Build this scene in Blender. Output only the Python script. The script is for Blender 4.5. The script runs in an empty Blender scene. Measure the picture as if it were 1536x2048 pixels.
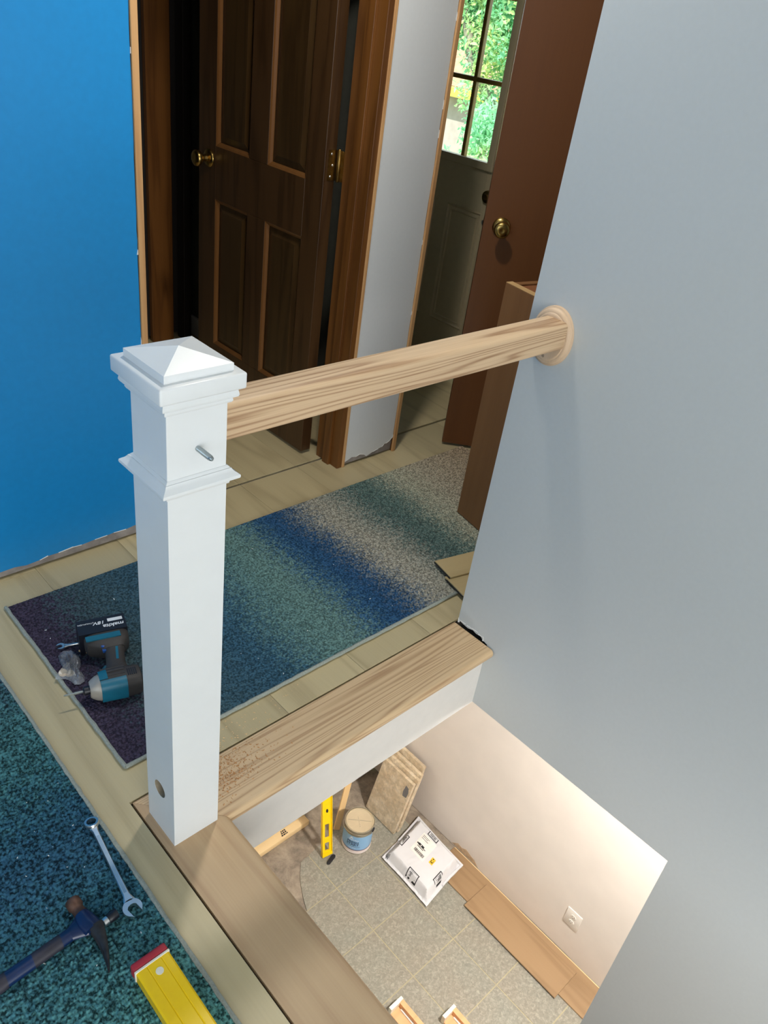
import bpy, bmesh, math, random
import numpy as np
from mathutils import Matrix, Vector
random.seed(7); RNG = np.random.default_rng(7)
SC = bpy.context.scene; COL = SC.collection
PI = math.pi

# ------------------------------------------------------------------ camera
cam_d = bpy.data.cameras.new('camera'); cam = bpy.data.objects.new('camera', cam_d); COL.objects.link(cam)
CP = (-0.54039631, -0.91585948, 1.45490521)
Rr = ((0.72458053, -0.67693946, 0.12936775), (-0.28804733, -0.46798436, -0.83547554), (0.62610845, 0.56810527, -0.53408296))
m = Matrix(((Rr[0][0], -Rr[1][0], -Rr[2][0], CP[0]), (Rr[0][1], -Rr[1][1], -Rr[2][1], CP[1]), (Rr[0][2], -Rr[1][2], -Rr[2][2], CP[2]), (0, 0, 0, 1)))
cam.matrix_world = m
cam_d.sensor_width = 36; cam_d.lens = 1574.4 * 36 / 2048; cam_d.clip_start = 0.02
SC.camera = cam
# ------------------------------------------------------------------ light
vs = SC.view_settings
vs.view_transform = 'Standard'; vs.look = 'None'; vs.exposure = 0.0; vs.gamma = 1.0; vs.use_curve_mapping = False
wd = bpy.data.worlds.new('sky'); SC.world = wd; wd.use_nodes = True
bg = wd.node_tree.nodes['Background']; bg.inputs[0].default_value = (0.72, 0.87, 1.0, 1); bg.inputs[1].default_value = 2.9

def area(name, loc, target, size, power, color, size_y=None, shape='DISK'):
    d = bpy.data.lights.new(name, 'AREA'); d.energy = power; d.color = color; d.size = size
    d.shape = shape
    if size_y: d.shape = 'RECTANGLE'; d.size_y = size_y
    o = bpy.data.objects.new(name, d); COL.objects.link(o); o.location = loc
    o.rotation_euler = (Vector(target) - Vector(loc)).to_track_quat('-Z', 'Y').to_euler()
    return o
sun_d = bpy.data.lights.new('sun', 'SUN'); sun_d.energy = 9.0; sun_d.angle = 0.01; sun_d.color = (1, 0.95, 0.82)
sun = bpy.data.objects.new('sun', sun_d); COL.objects.link(sun)
sun.rotation_euler = Vector((0.62, 0.12, -0.8)).to_track_quat('-Z', 'Y').to_euler()
area('hall_lamp_light', (0.74, 0.52, 2.36), (0.74, 0.52, 0), 0.14, 17, (1.0, 0.95, 0.86))
area('patio_door_daylight', (-0.95, -3.93, 1.05), (0.0, 0, 0.9), 1.9, 70, (1.0, 0.955, 0.895), 1.9)
area('stairwell_fill_light', (-0.35, -1.25, -0.38), (0.9, -0.9, -0.9), 0.6, 10, (1.0, 0.95, 0.88))  # added fill with no real lamp behind it, lifts the lower grey wall
area('basement_lamp_light', (1.45, -0.75, -0.30), (1.55, -0.3, -2.5), 0.25, 66, (1.0, 0.965, 0.915))

# ------------------------------------------------------------------ helpers
W = {}                                     # world matrix of each root, by name

class MB:
    def __init__(s): s.bm = bmesh.new()
    def box(s, x0, x1, y0, y1, z0, z1, mi=0):
        v = [s.bm.verts.new(p) for p in ((x0,y0,z0),(x1,y0,z0),(x1,y1,z0),(x0,y1,z0),(x0,y0,z1),(x1,y0,z1),(x1,y1,z1),(x0,y1,z1))]
        for f in ((0,3,2,1),(4,5,6,7),(0,1,5,4),(1,2,6,5),(2,3,7,6),(3,0,4,7)):
            s.bm.faces.new([v[i] for i in f]).material_index = mi
        return s
    def mbox(s, M, sx, sy, sz, mi=0):
        """box of full size sx,sy,sz centred at the origin, placed by matrix M"""
        n = len(s.bm.verts); s.box(-sx/2, sx/2, -sy/2, sy/2, -sz/2, sz/2, mi)
        s.bm.verts.ensure_lookup_table()
        for v in s.bm.verts[n:]: v.co = M @ v.co
        return s
    def prism(s, pts, f0, f1, mi=0):
        """polygon pts (2D) mapped by f0 and f1 to 3D; caps + sides"""
        a = [s.bm.verts.new(f0(*p)) for p in pts]; b = [s.bm.verts.new(f1(*p)) for p in pts]
        n = len(pts)
        fs = [s.bm.faces.new(a), s.bm.faces.new(b[::-1])]
        for i in range(n): fs.append(s.bm.faces.new((a[i], b[i], b[(i+1) % n], a[(i+1) % n])))
        for f in fs: f.material_index = mi
        return s
    def lathe(s, prof, M=Matrix(), n=32, mi=0, cap=True):
        """prof: list of (r, h, [mi]) revolved about local Z, placed by M"""
        rings = []
        for q in prof:
            r, h = q[0], q[1]
            if r < 1e-6: rings.append([s.bm.verts.new(M @ Vector((0,0,h)))])
            else: rings.append([s.bm.verts.new(M @ Vector((r*math.cos(2*PI*k/n), r*math.sin(2*PI*k/n), h))) for k in range(n)])
        for i in range(len(rings)-1):
            A, B = rings[i], rings[i+1]; q = prof[i]; k_mi = q[2] if len(q) > 2 else mi
            for k in range(n):
                l = (k+1) % n
                if len(A) == 1 and len(B) == 1: continue
                if len(A) == 1: f = s.bm.faces.new((A[0], B[k], B[l]))
                elif len(B) == 1: f = s.bm.faces.new((A[k], A[l], B[0]))
                else: f = s.bm.faces.new((A[k], A[l], B[l], B[k]))
                f.material_index = k_mi
        if cap:
            for R, q in ((rings[0], prof[0]), (rings[-1], prof[-1])):
                if len(R) > 1:
                    f = s.bm.faces.new(R); f.material_index = mi
        return s
    def loft(s, secs, mi=0, closed=True):
        rings = [[s.bm.verts.new(p) for p in sec] for sec in secs]; n = len(rings[0])
        for A, B in zip(rings, rings[1:]):
            for k in range(n):
                l = (k+1) % n
                s.bm.faces.new((A[k], A[l], B[l], B[k])).material_index = mi
        if closed:
            s.bm.faces.new(rings[0][::-1]).material_index = mi; s.bm.faces.new(rings[-1]).material_index = mi
        return s
    def tube(s, pts, rad, n=10, mi=0):
        pts = [Vector(p) for p in pts]
        if not hasattr(rad, '__len__'): rad = [rad]*len(pts)
        secs = []
        for i, p in enumerate(pts):
            d = (pts[min(i+1, len(pts)-1)] - pts[max(i-1, 0)]).normalized()
            u = d.cross(Vector((0, 0, 1)))
            if u.length < 1e-3: u = d.cross(Vector((0, 1, 0)))
            u.normalize(); v = d.cross(u)
            secs.append([p + rad[i]*(u*math.cos(2*PI*k/n) + v*math.sin(2*PI*k/n)) for k in range(n)])
        return s.loft(secs, mi)
    def bevel(s, w, seg=2, ang=30):
        es = [e for e in s.bm.edges if len(e.link_faces) == 2 and e.calc_face_angle(0) > math.radians(ang)]
        bmesh.ops.bevel(s.bm, geom=es, offset=w, segments=seg, profile=0.5, affect='EDGES', clamp_overlap=True)
        return s
    def tri(s):
        s.bm.normal_update()
        bmesh.ops.triangulate(s.bm, faces=[f for f in s.bm.faces if len(f.verts) > 4], ngon_method='EAR_CLIP')
        return s
    def tf(s, M):
        bmesh.ops.transform(s.bm, matrix=M, verts=s.bm.verts); return s

def obj(name, mb, mats, parent=None, world=True, smooth=False, bevel=0, seg=2, **props):
    bm = mb.bm if isinstance(mb, MB) else mb
    if isinstance(bm, bmesh.types.BMesh):
        bmesh.ops.recalc_face_normals(bm, faces=bm.faces)
        if bevel: MBb = MB.__new__(MB); MBb.bm = bm; MBb.bevel(bevel, seg)
        if parent is not None and world: bmesh.ops.transform(bm, matrix=W[parent.name].inverted(), verts=bm.verts)
        me = bpy.data.meshes.new(name); bm.to_mesh(me); bm.free()
    else:
        me = bm
        if parent is not None and world: me.transform(W[parent.name].inverted())
    o = bpy.data.objects.new(name, me); COL.objects.link(o)
    for mt in (mats if isinstance(mats, (list, tuple)) else [mats]): me.materials.append(mt)
    if smooth:
        me.polygons.foreach_set('use_smooth', [True]*len(me.polygons)); me.set_sharp_from_angle(angle=math.radians(38))
    if parent is not None: o.parent = parent; W[o.name] = W[parent.name]
    else: W[o.name] = Matrix()
    for k, v in props.items(): o[k] = v
    return o

def root(name, loc=(0,0,0), rz=0.0, M=None, **props):
    o = bpy.data.objects.new(name, None); COL.objects.link(o); o.empty_display_size = 0.05
    Mx = M if M is not None else Matrix.Translation(loc) @ Matrix.Rotation(rz, 4, 'Z')
    o.matrix_world = Mx; W[o.name] = Mx.copy()
    for k, v in props.items(): o[k] = v
    return o

def frame(o, x, y):
    """matrix with local X along x, local Y near y, at o"""
    x = Vector(x).normalized(); z = x.cross(Vector(y)).normalized(); y = z.cross(x)
    M = Matrix((x, y, z)).transposed().to_4x4(); M.translation = Vector(o); return M

def text_mesh(s, size, depth=0.0004, align='CENTER', shear=0.0, bold=0.0, wx=1.0):
    c = bpy.data.curves.new('t', 'FONT'); c.body = s; c.size = size; c.extrude = depth; c.align_x = align; c.align_y = 'CENTER'
    c.shear = shear; c.offset = bold; c.resolution_u = 3
    o = bpy.data.objects.new('t', c); COL.objects.link(o)
    dg = bpy.context.evaluated_depsgraph_get()
    me = bpy.data.meshes.new_from_object(o.evaluated_get(dg)); bpy.data.objects.remove(o); bpy.data.curves.remove(c)
    if wx != 1.0: me.transform(Matrix.Diagonal((wx, 1, 1, 1)))
    return me

# ------------------------------------------------------------------ materials
def srgb(r, g, b):
    f = lambda c: ((c/255+0.055)/1.055)**2.4 if c/255 > 0.04045 else c/255/12.92
    return (f(r), f(g), f(b), 1)

class N:
    def __init__(s, name):
        s.m = bpy.data.materials.new(name); s.m.use_nodes = True; s.t = s.m.node_tree; s.b = s.t.nodes['Principled BSDF']
    def n(s, typ, **kw):
        nd = s.t.nodes.new(typ)
        for k, v in kw.items():
            if k[0] == '_': setattr(nd, k[1:], v)
            else: nd.inputs[k.replace('__', ' ')].default_value = v
        return nd
    def l(s, a, ao, b, bi): s.t.links.new(a.outputs[ao], b.inputs[bi])
    def coord(s, scale=(1,1,1), rnd=False, rot=(0,0,0)):
        tc = s.n('ShaderNodeTexCoord'); mp = s.n('ShaderNodeMapping'); mp.inputs['Scale'].default_value = scale; mp.inputs['Rotation'].default_value = rot
        if rnd:
            oi = s.n('ShaderNodeObjectInfo'); ad = s.n('ShaderNodeVectorMath', _operation='MULTIPLY_ADD')
            ad.inputs[1].default_value = (17.0, 31.0, 7.0)
            s.l(oi, 'Random', ad, 0); s.l(tc, 'Object', ad, 2); s.l(ad, 0, mp, 0)
        else: s.l(tc, 'Object', mp, 0)
        return mp
    def ramp(s, stops, interp='LINEAR'):
        r = s.n('ShaderNodeValToRGB'); r.color_ramp.interpolation = interp; e = r.color_ramp.elements
        e[0].position, e[0].color = stops[0]; e[1].position, e[1].color = stops[-1]
        for p, c in stops[1:-1]: q = e.new(p); q.color = c
        return r
    def bump(s, src, out, strength, dist=0.002):
        b = s.n('ShaderNodeBump'); b.inputs['Strength'].default_value = strength; b.inputs['Distance'].default_value = dist
        s.l(src, out, b, 'Height'); s.l(b, 0, s.b, 'Normal')
    def set(s, rough=.5, metal=0, spec=None, **kw):
        s.b.inputs['Roughness'].default_value = rough; s.b.inputs['Metallic'].default_value = metal
        if spec is not None: s.b.inputs['Specular IOR Level'].default_value = spec
        for k, v in kw.items(): s.b.inputs[k.replace('__', ' ')].default_value = v
        return s

def plain(name, c, rough=.5, metal=0, var=0.06, scale=40, bump=0.0, spec=None, **kw):
    a = N(name); a.set(rough, metal, spec, **kw)
    mp = a.coord((1,1,1)); no = a.n('ShaderNodeTexNoise', Scale=scale, Detail=4.0); a.l(mp, 0, no, 'Vector')
    d = tuple(x*(1-var) for x in c[:3])+(1,); e = tuple(min(1, x*(1+var)) for x in c[:3])+(1,)
    r = a.ramp([(0.3, d), (0.7, e)]); a.l(no, 'Fac', r, 0); a.l(r, 0, a.b, 'Base Color')
    if bump: a.bump(no, 'Fac', bump)
    return a.m

def wood(name, light, dark, axis=0, s=1.0, rough=.45, rnd=False, wave=9.0, mix=0.5, fine=0.35, tint=None, coat=0.0, bump=.15, sharp=2.2, along=.08):
    a = N(name); a.set(rough)
    sc = [1.0*s]*3; sc2 = [260*s]*3; sc[axis] = along*s; sc2[axis] = 5*s
    mp = a.coord(tuple(sc), rnd); mp2 = a.coord(tuple(sc2), rnd)
    no = a.n('ShaderNodeTexNoise', Scale=5.0, Detail=3.0, Distortion=.3); a.l(mp, 0, no, 'Vector')
    mu = a.n('ShaderNodeMath', _operation='MULTIPLY'); mu.inputs[1].default_value = wave*6.2; a.l(no, 'Fac', mu, 0)
    si = a.n('ShaderNodeMath', _operation='SINE'); a.l(mu, 0, si, 0)
    r = a.ramp([(0.0, light), (0.55, tuple(l*.6+d*.4 for l, d in zip(light, dark))), (1.0, dark)])
    mr = a.n('ShaderNodeMapRange'); mr.inputs['From Min'].default_value = -1; a.l(si, 0, mr, 0)
    pw = a.n('ShaderNodeMath', _operation='POWER'); pw.inputs[1].default_value = sharp; a.l(mr, 0, pw, 0)
    n2 = a.n('ShaderNodeTexNoise', Scale=1.0, Detail=3.0); a.l(mp2, 0, n2, 'Vector')
    mx = a.n('ShaderNodeMix', _data_type='FLOAT'); mx.inputs[0].default_value = 1-mix
    a.l(pw, 0, mx, 2)
    mx.inputs[3].default_value = 0.35
    ad = a.n('ShaderNodeMath', _operation='MULTIPLY_ADD'); ad.inputs[1].default_value = fine; a.l(n2, 'Fac', ad, 0); a.l(mx, 0, ad, 2)
    sb = a.n('ShaderNodeMath', _operation='SUBTRACT'); sb.inputs[1].default_value = fine*.5; a.l(ad, 0, sb, 0)
    a.l(sb, 0, r, 0)
    if rnd:
        oi = a.n('ShaderNodeObjectInfo'); hs = a.n('ShaderNodeHueSaturation'); mr2 = a.n('ShaderNodeMapRange')
        mr2.inputs['To Min'].default_value = .9; mr2.inputs['To Max'].default_value = 1.1; a.l(oi, 'Random', mr2, 0)
        a.l(mr2, 0, hs, 'Value'); a.l(r, 0, hs, 'Color'); a.l(hs, 0, a.b, 'Base Color')
    else: a.l(r, 0, a.b, 'Base Color')
    if coat: a.b.inputs['Coat Weight'].default_value = coat; a.b.inputs['Coat Roughness'].default_value = .12
    a.bump(sb, 0, bump, .001)
    return a.m

M_blue = plain('blue_wall_paint', srgb(10, 132, 198), .42, var=.03, scale=60, bump=.05)
M_grey = plain('pale_grey_wall_paint', srgb(190, 194, 194), .55, var=.012, scale=90, bump=.05)
M_bed = plain('unlit_room_grey_green', srgb(92, 93, 85), .7)  # bedroom's lack of light put into the wall colour
M_pier = plain('lighter_grey_pier_paint', srgb(214, 216, 217), .55, var=.012, scale=90, bump=.05)  # pier only: a lighter grey than the other grey walls
M_holew = plain('bare_fibreboard', srgb(146, 134, 114), .85, var=.1, scale=120)
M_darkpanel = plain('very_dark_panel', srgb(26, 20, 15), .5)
M_beige = plain('warm_white_wall_paint', srgb(226, 216, 206), .6, var=.03, scale=7, bump=.03)
M_white = plain('white_satin_paint', srgb(226, 229, 230), .32, var=.01, scale=30, bump=.015)
M_whitewall = plain('flat_white_paint', srgb(226, 222, 216), .6, var=.02, scale=30)
M_ceil = plain('ceiling_paint', srgb(225, 222, 215), .8)
M_gyps = plain('torn_drywall_backing', srgb(150, 142, 138), .9, var=.25, scale=30, bump=.3)
M_paper = plain('torn_white_paper', srgb(232, 230, 226), .8, var=.05)
M_darkgap = plain('dark_subfloor', srgb(38, 33, 30), .9)
M_oak = wood('raw_oak', srgb(212, 182, 146), srgb(152, 114, 80), 0, 1.6, .5, wave=26, mix=.75, fine=.9, sharp=2.6, along=.034)
M_oakY = wood('raw_oak_side_board', srgb(198, 168, 130), srgb(166, 132, 98), 1, .8, .5, wave=16, mix=.45, fine=.6, along=.03)
M_oakn = wood('raw_oak_edge_board', srgb(214, 184, 144), srgb(166, 130, 94), 0, 1.5, .5, wave=30, mix=.7, fine=.8, sharp=2.4, along=.022)
M_rosette = wood('raw_oak_rosette', srgb(216, 188, 158), srgb(190, 158, 124), 2, 1.2, .5, wave=6, mix=.35, fine=.5)
M_plank = wood('grey_oak_plank', srgb(200, 184, 144), srgb(164, 147, 112), 1, 1.1, .42, True, wave=7, mix=.5, fine=.4, bump=.08)
M_plankx = wood('honey_oak_plank', srgb(158, 128, 94), srgb(132, 103, 72), 1, 1.1, .4, True, wave=8, mix=.5, fine=.35, bump=.05)
M_sample = wood('sample_plank', srgb(198, 176, 130), srgb(168, 146, 104), 0, 1.1, .42, True, wave=6, mix=.45, fine=.35, bump=.05)
M_doorw = wood('dark_stained_door', srgb(70, 47, 25), srgb(44, 26, 11), 2, 1.6, .33, wave=6, mix=.6, fine=.6)
M_doorp = wood('dark_stained_panel', srgb(64, 45, 22), srgb(42, 26, 10), 2, 1.6, .33, wave=6, mix=.6, fine=.6)
M_mould = wood('stained_moulding', srgb(112, 74, 38), srgb(80, 48, 20), 2, 1.6, .35, wave=4, mix=.3, fine=.5)
M_jamb = wood('brown_stained_jamb', srgb(112, 70, 30), srgb(72, 40, 14), 2, 1.6, .35, wave=6, mix=.55, fine=.6)
M_raw = wood('raw_jamb_edge', srgb(206, 160, 108), srgb(166, 116, 70), 2, 1.6, .6, wave=6, mix=.5, fine=.5)
M_flush = wood('flush_brown_veneer', srgb(110, 67, 33), srgb(86, 49, 22), 2, 1.2, .4, wave=3, mix=.35, fine=.5)
M_cab = wood('tan_cabinet_veneer', srgb(140, 98, 60), srgb(112, 74, 42), 2, 1.2, .5, wave=3, mix=.35, fine=.45)
M_cabin = wood('reddish_inner_panel', srgb(150, 98, 64), srgb(120, 72, 44), 0, 1.2, .5, wave=3, mix=.35, fine=.45)
M_cabedge = wood('pale_cut_edge', srgb(206, 170, 116), srgb(176, 136, 88), 0, 1.5, .6, wave=5, mix=.4, fine=.5)
M_pine = wood('pale_pine', srgb(238, 208, 158), srgb(212, 172, 116), 0, 1.4, .6, wave=6, mix=.45, fine=.3)
M_pinez = wood('pale_pine_stick', srgb(226, 190, 136), srgb(198, 156, 104), 2, 1.4, .6, wave=6, mix=.45, fine=.3)
M_pinesal = wood('salmon_pine', srgb(230, 178, 128), srgb(204, 146, 98), 1, 1.4, .6, wave=5, mix=.35, fine=.35)
M_brass = plain('aged_brass', srgb(176, 146, 84), .24, 1.0, var=.12, scale=60)
M_brassdk = plain('dull_brass', srgb(132, 104, 56), .35, 1.0, var=.2, scale=80)
M_chrome = plain('chrome_steel', srgb(214, 216, 216), .3, 1.0, var=.06, scale=50)
M_steel = plain('zinc_steel', srgb(178, 188, 192), .3, 1.0, var=.1)
M_rust = plain('rusty_dark_steel', srgb(96, 70, 58), .55, .6, var=.4, scale=50, bump=.2)
M_dksteel = plain('dark_steel', srgb(62, 62, 64), .42, .7, var=.3, scale=60)
M_bluep = plain('blue_handle_enamel', srgb(14, 38, 80), .3, var=.15, scale=30)
M_grip = plain('dark_grip_rubber', srgb(44, 42, 54), .55, var=.2, scale=60)
M_teal = plain('teal_plastic', srgb(22, 104, 128), .42, var=.06, scale=80)
M_tealdk = plain('dark_teal_plastic', srgb(16, 74, 92), .45, var=.06)
M_char = plain('charcoal_rubber', srgb(58, 54, 52), .6, var=.1, scale=120, bump=.1)
M_black = plain('black_plastic', srgb(22, 24, 34), .4, var=.1)
M_nose = plain('grey_nose_metal', srgb(178, 170, 160), .42, .4, var=.08)
M_bluetrig = plain('blue_switch', srgb(36, 84, 158), .4)
M_whiteprint = plain('white_print', srgb(236, 238, 240), .5)
M_blackprint = plain('black_print', srgb(26, 26, 28), .6)
M_greyprint = plain('grey_print', srgb(112, 108, 106), .6)
M_yellow = plain('yellow_level_enamel', srgb(255, 208, 2), .3, var=.03)
M_red = plain('red_end_cap', srgb(178, 46, 58), .45)
M_cream = plain('cream_plastic', srgb(240, 234, 214), .45)
M_vial = plain('grey_vial_window', srgb(150, 146, 138), .2)
M_poly = plain('white_poly_mailer', srgb(218, 216, 217), .3, var=.02, scale=14, bump=.25)
M_label = plain('paper_label', srgb(238, 230, 222), .6)
M_yel = plain('yellow_sticker', srgb(240, 190, 40), .5)
M_canblue = plain('pale_blue_can_label', srgb(140, 184, 222), .35, var=.02)
M_canmetal = plain('can_metal', srgb(186, 178, 160), .3, .85, var=.06)
M_canlid = plain('beige_can_lid', srgb(204, 186, 154), .4, .15, var=.03)
M_maroon = plain('maroon_band', srgb(86, 34, 56), .4)
M_canwhite = plain('pink_white_band', srgb(240, 226, 220), .4)
M_navy = plain('navy_print', srgb(34, 58, 96), .5)
M_out = plain('outlet_plastic', srgb(228, 220, 210), .4)
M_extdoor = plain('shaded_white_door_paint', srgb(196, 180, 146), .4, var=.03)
M_doorglaz = plain('ochre_muntin', srgb(150, 122, 58), .4, var=.08)
M_bind = plain('rug_binding', srgb(150, 156, 148), .9, var=.14, scale=220, bump=.5)
M_dust = plain('sawdust', srgb(196, 142, 90), .9, var=.3, scale=200)
M_speck = plain('white_crumbs', srgb(225, 228, 224), .8)
M_conc = None

def mk_osb():
    a = N('particle_board'); a.set(.7)
    mp = a.coord((1,1,1), True); vo = a.n('ShaderNodeTexVoronoi', Scale=85.0); a.l(mp, 0, vo, 'Vector')
    no = a.n('ShaderNodeTexNoise', Scale=22.0, Detail=5.0); a.l(mp, 0, no, 'Vector')
    r = a.ramp([(.2, srgb(188, 164, 134)), (.5, srgb(208, 188, 158)), (.8, srgb(234, 220, 196))]); a.l(no, 'Fac', r, 0)
    r2 = a.ramp([(.0, (.78,.78,.78,1)), (1, (1.08,1.06,1.02,1))]); a.l(vo, 'Color', r2, 0)
    mx = a.n('ShaderNodeMix', _data_type='RGBA', _blend_type='MULTIPLY'); mx.inputs[0].default_value = 1; a.l(r, 0, mx, 6); a.l(r2, 0, mx, 7)
    a.l(mx, 2, a.b, 'Base Color'); a.bump(no, 'Fac', .3); return a.m
M_osb = mk_osb()

def mk_tile():
    a = N('mottled_grey_green_tile'); a.set(.42)
    mp = a.coord((1,1,1), True); no = a.n('ShaderNodeTexNoise', Scale=70.0, Detail=7.0, Roughness=.62, Distortion=.9); a.l(mp, 0, no, 'Vector')
    n2 = a.n('ShaderNodeTexNoise', Scale=5.0, Detail=3.0); a.l(mp, 0, n2, 'Vector')
    r = a.ramp([(.34, srgb(118, 115, 102)), (.5, srgb(140, 135, 120)), (.58, srgb(158, 151, 135)), (.74, srgb(186, 178, 158))]); a.l(no, 'Fac', r, 0)
    r2 = a.ramp([(.3, srgb(142, 143, 134)), (.7, srgb(154, 142, 128))]); a.l(n2, 'Fac', r2, 0)
    mx = a.n('ShaderNodeMix', _data_type='RGBA'); mx.inputs[0].default_value = .35; a.l(r, 0, mx, 6); a.l(r2, 0, mx, 7)
    a.l(mx, 2, a.b, 'Base Color'); a.bump(no, 'Fac', .08); return a.m
M_tile = mk_tile()

def mk_sub():
    a = N('scraped_subfloor'); a.set(.75)
    mp = a.coord(); no = a.n('ShaderNodeTexNoise', Scale=13.0, Detail=9.0, Roughness=.72, Distortion=.3); a.l(mp, 0, no, 'Vector')
    r = a.ramp([(.3, srgb(104, 94, 82)), (.48, srgb(140, 126, 110)), (.62, srgb(162, 147, 128)), (.8, srgb(186, 170, 148))]); a.l(no, 'Fac', r, 0)
    a.l(r, 0, a.b, 'Base Color'); a.bump(no, 'Fac', .3); return a.m
M_sub = mk_sub()
M_grout = plain('pale_grout', srgb(172, 160, 130), .8, var=.08)

def mk_rug(name, axis, stops, lo, hi, cell, dither, dark=.35, fleck=190):
    """woven loops: each loop takes one yarn colour, chosen by its place along the rug plus a random dither"""
    a = N(name); a.set(.95, spec=.1)
    tc = a.n('ShaderNodeTexCoord'); mp = a.n('ShaderNodeMapping'); mp.inputs['Scale'].default_value = cell; a.l(tc, 'Object', mp, 0)
    vo = a.n('ShaderNodeTexVoronoi', Scale=1.0, Randomness=.75, _voronoi_dimensions='2D'); a.l(mp, 0, vo, 'Vector')
    sp = a.n('ShaderNodeSeparateColor'); a.l(vo, 'Color', sp, 0)
    sx = a.n('ShaderNodeSeparateXYZ'); a.l(tc, 'Object', sx, 0)
    di = a.n('ShaderNodeMath', _operation='MULTIPLY_ADD'); di.inputs[1].default_value = dither; a.l(sp, 0, di, 0); a.l(sx, axis, di, 2)
    wob = a.n('ShaderNodeTexNoise', Scale=2.2, Detail=2.0); a.l(tc, 'Object', wob, 'Vector')
    wa = a.n('ShaderNodeMath', _operation='MULTIPLY_ADD'); wa.inputs[1].default_value = .10; a.l(wob, 'Fac', wa, 0); a.l(di, 0, wa, 2)
    mr = a.n('ShaderNodeMapRange'); mr.inputs['From Min'].default_value = lo + dither/2 + .05; mr.inputs['From Max'].default_value = hi + dither/2 + .05; a.l(wa, 0, mr, 0)
    r = a.ramp([((p-lo)/(hi-lo), c) for p, c in stops]); a.l(mr, 0, r, 0)
    # flecks: mixed yarn, with lit loop tips and dark gaps put into the colour
    fk = a.n('ShaderNodeTexNoise', Scale=fleck, Detail=1.5); a.l(tc, 'Object', fk, 'Vector')
    st = a.n('ShaderNodeMapRange'); st.inputs['From Min'].default_value = .36; st.inputs['From Max'].default_value = .64; st.inputs['To Min'].default_value = 1-dark; st.inputs['To Max'].default_value = 1+dark; a.l(fk, 'Fac', st, 0)
    hs = a.n('ShaderNodeHueSaturation'); a.l(r, 0, hs, 'Color'); a.l(st, 0, hs, 'Value'); a.l(hs, 0, a.b, 'Base Color')
    return a.m
RUG1 = [(-.05, srgb(62, 54, 70)), (.05, srgb(58, 54, 70)), (.13, srgb(64, 84, 90)), (.28, srgb(56, 84, 98)), (.42, srgb(52, 86, 106)), (.55, srgb(92, 124, 122)), (.66, srgb(98, 128, 124)), (.76, srgb(48, 84, 116)), (.85, srgb(40, 74, 110)), (.91, srgb(104, 114, 120)), (.98, srgb(160, 156, 142)), (1.06, srgb(144, 145, 134)), (1.16, srgb(78, 102, 100)), (1.24, srgb(98, 118, 112)), (1.34, srgb(162, 163, 144)), (1.5, srgb(164, 155, 136)), (1.75, srgb(166, 148, 124))]
M_rug1 = mk_rug('striped_runner_pile', 0, RUG1, -.05, 1.76, (170, 200, 1), .10, .48, 185)
RUG2 = [(-1.1, srgb(78, 126, 122)), (-.45, srgb(80, 130, 126)), (-.22, srgb(72, 118, 120)), (-.08, srgb(52, 94, 108)), (.06, srgb(42, 76, 98)), (.16, srgb(42, 80, 98)), (.30, srgb(58, 100, 104)), (.46, srgb(60, 98, 102)), (.60, srgb(52, 68, 86)), (.75, srgb(48, 54, 76))]
M_rug2 = mk_rug('teal_runner_pile', 1, RUG2, -1.1, .76, (170, 165, 1), .10, .75, 170)

# ------------------------------------------------------------------ structure
D = -2.5; XW = 2.025; L = .946
def st(name, label, cat, mb=None, mats=None, **kw):
    if mb is None: return root(name, kind='structure', label=label, category=cat)
    return obj(name, mb, mats, kind='structure', label=label, category=cat, **kw)

def jag(a, b, base, amp, step, seed):
    r = random.Random(seed); pts = []; x = a
    while x < b - step*.6:
        pts.append((x, max(.012, base(x) + r.uniform(-amp, amp)))); x += step*r.uniform(.5, 1.5)
    pts.append((b, max(.012, base(b)))); return pts

def torn_wall(name, label, y, x0, x1, base, amp, step, seed, mat, z1=2.44, jag_r=False):
    """drywall sheet facing -Y with a torn bottom edge, grey backing behind and slivers of torn paper"""
    w = st(name, label, 'wall')
    j = jag(x0, x1, base, amp, step, seed)
    pts = j[:]
    rr = random.Random(seed+5)
    if jag_r:
        z = j[-1][1] + .03
        while z < 1.7: pts.append((x1 - rr.uniform(0, .0018), z)); z += rr.uniform(.02, .07)
    pts += [(x1, z1), (x0, z1)]
    mb = MB(); mb.prism(pts, lambda u, v: (u, y, v), lambda u, v: (u, y+.006, v))
    mb.tri()
    obj('drywall_sheet', mb, mat, w)
    mb = MB(); mb.box(x0, x1, y+.0065, y+.115, .006, z1); obj('wall_backing', mb, M_gyps, w)
    mb = MB(); mb.box(x0, x1, y+.03, y+.1, 0, .0055); obj('bottom_plate', mb, M_darkgap, w)
    mb = MB(); rr = random.Random(seed+1)
    for (xa, za), (xb, zb) in zip(j, j[1:]):
        if rr.random() < .42:
            h1, h2 = rr.uniform(.0006, .003), rr.uniform(.0006, .005)
            mb.prism([(xa, za-.0006), (xb, zb-.0006), (xb, zb+h2*.5), (xa, za+h1*.5)], lambda u, v: (u, y-.0012, v), lambda u, v: (u, y+.004, v))
    if jag_r:
        z = .06
        while z < 1.6:
            mb.prism([(x1-rr.uniform(.001, .004), z), (x1+.001, z), (x1+.001, z+.012), (x1-.0008, z+rr.uniform(.01, .03))], lambda u, v: (u, y-.0012, v), lambda u, v: (u, y+.003, v)); z += rr.uniform(.06, .5)
    obj('torn_paper', mb, M_paper, w, kind='stuff')
    return w

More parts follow.
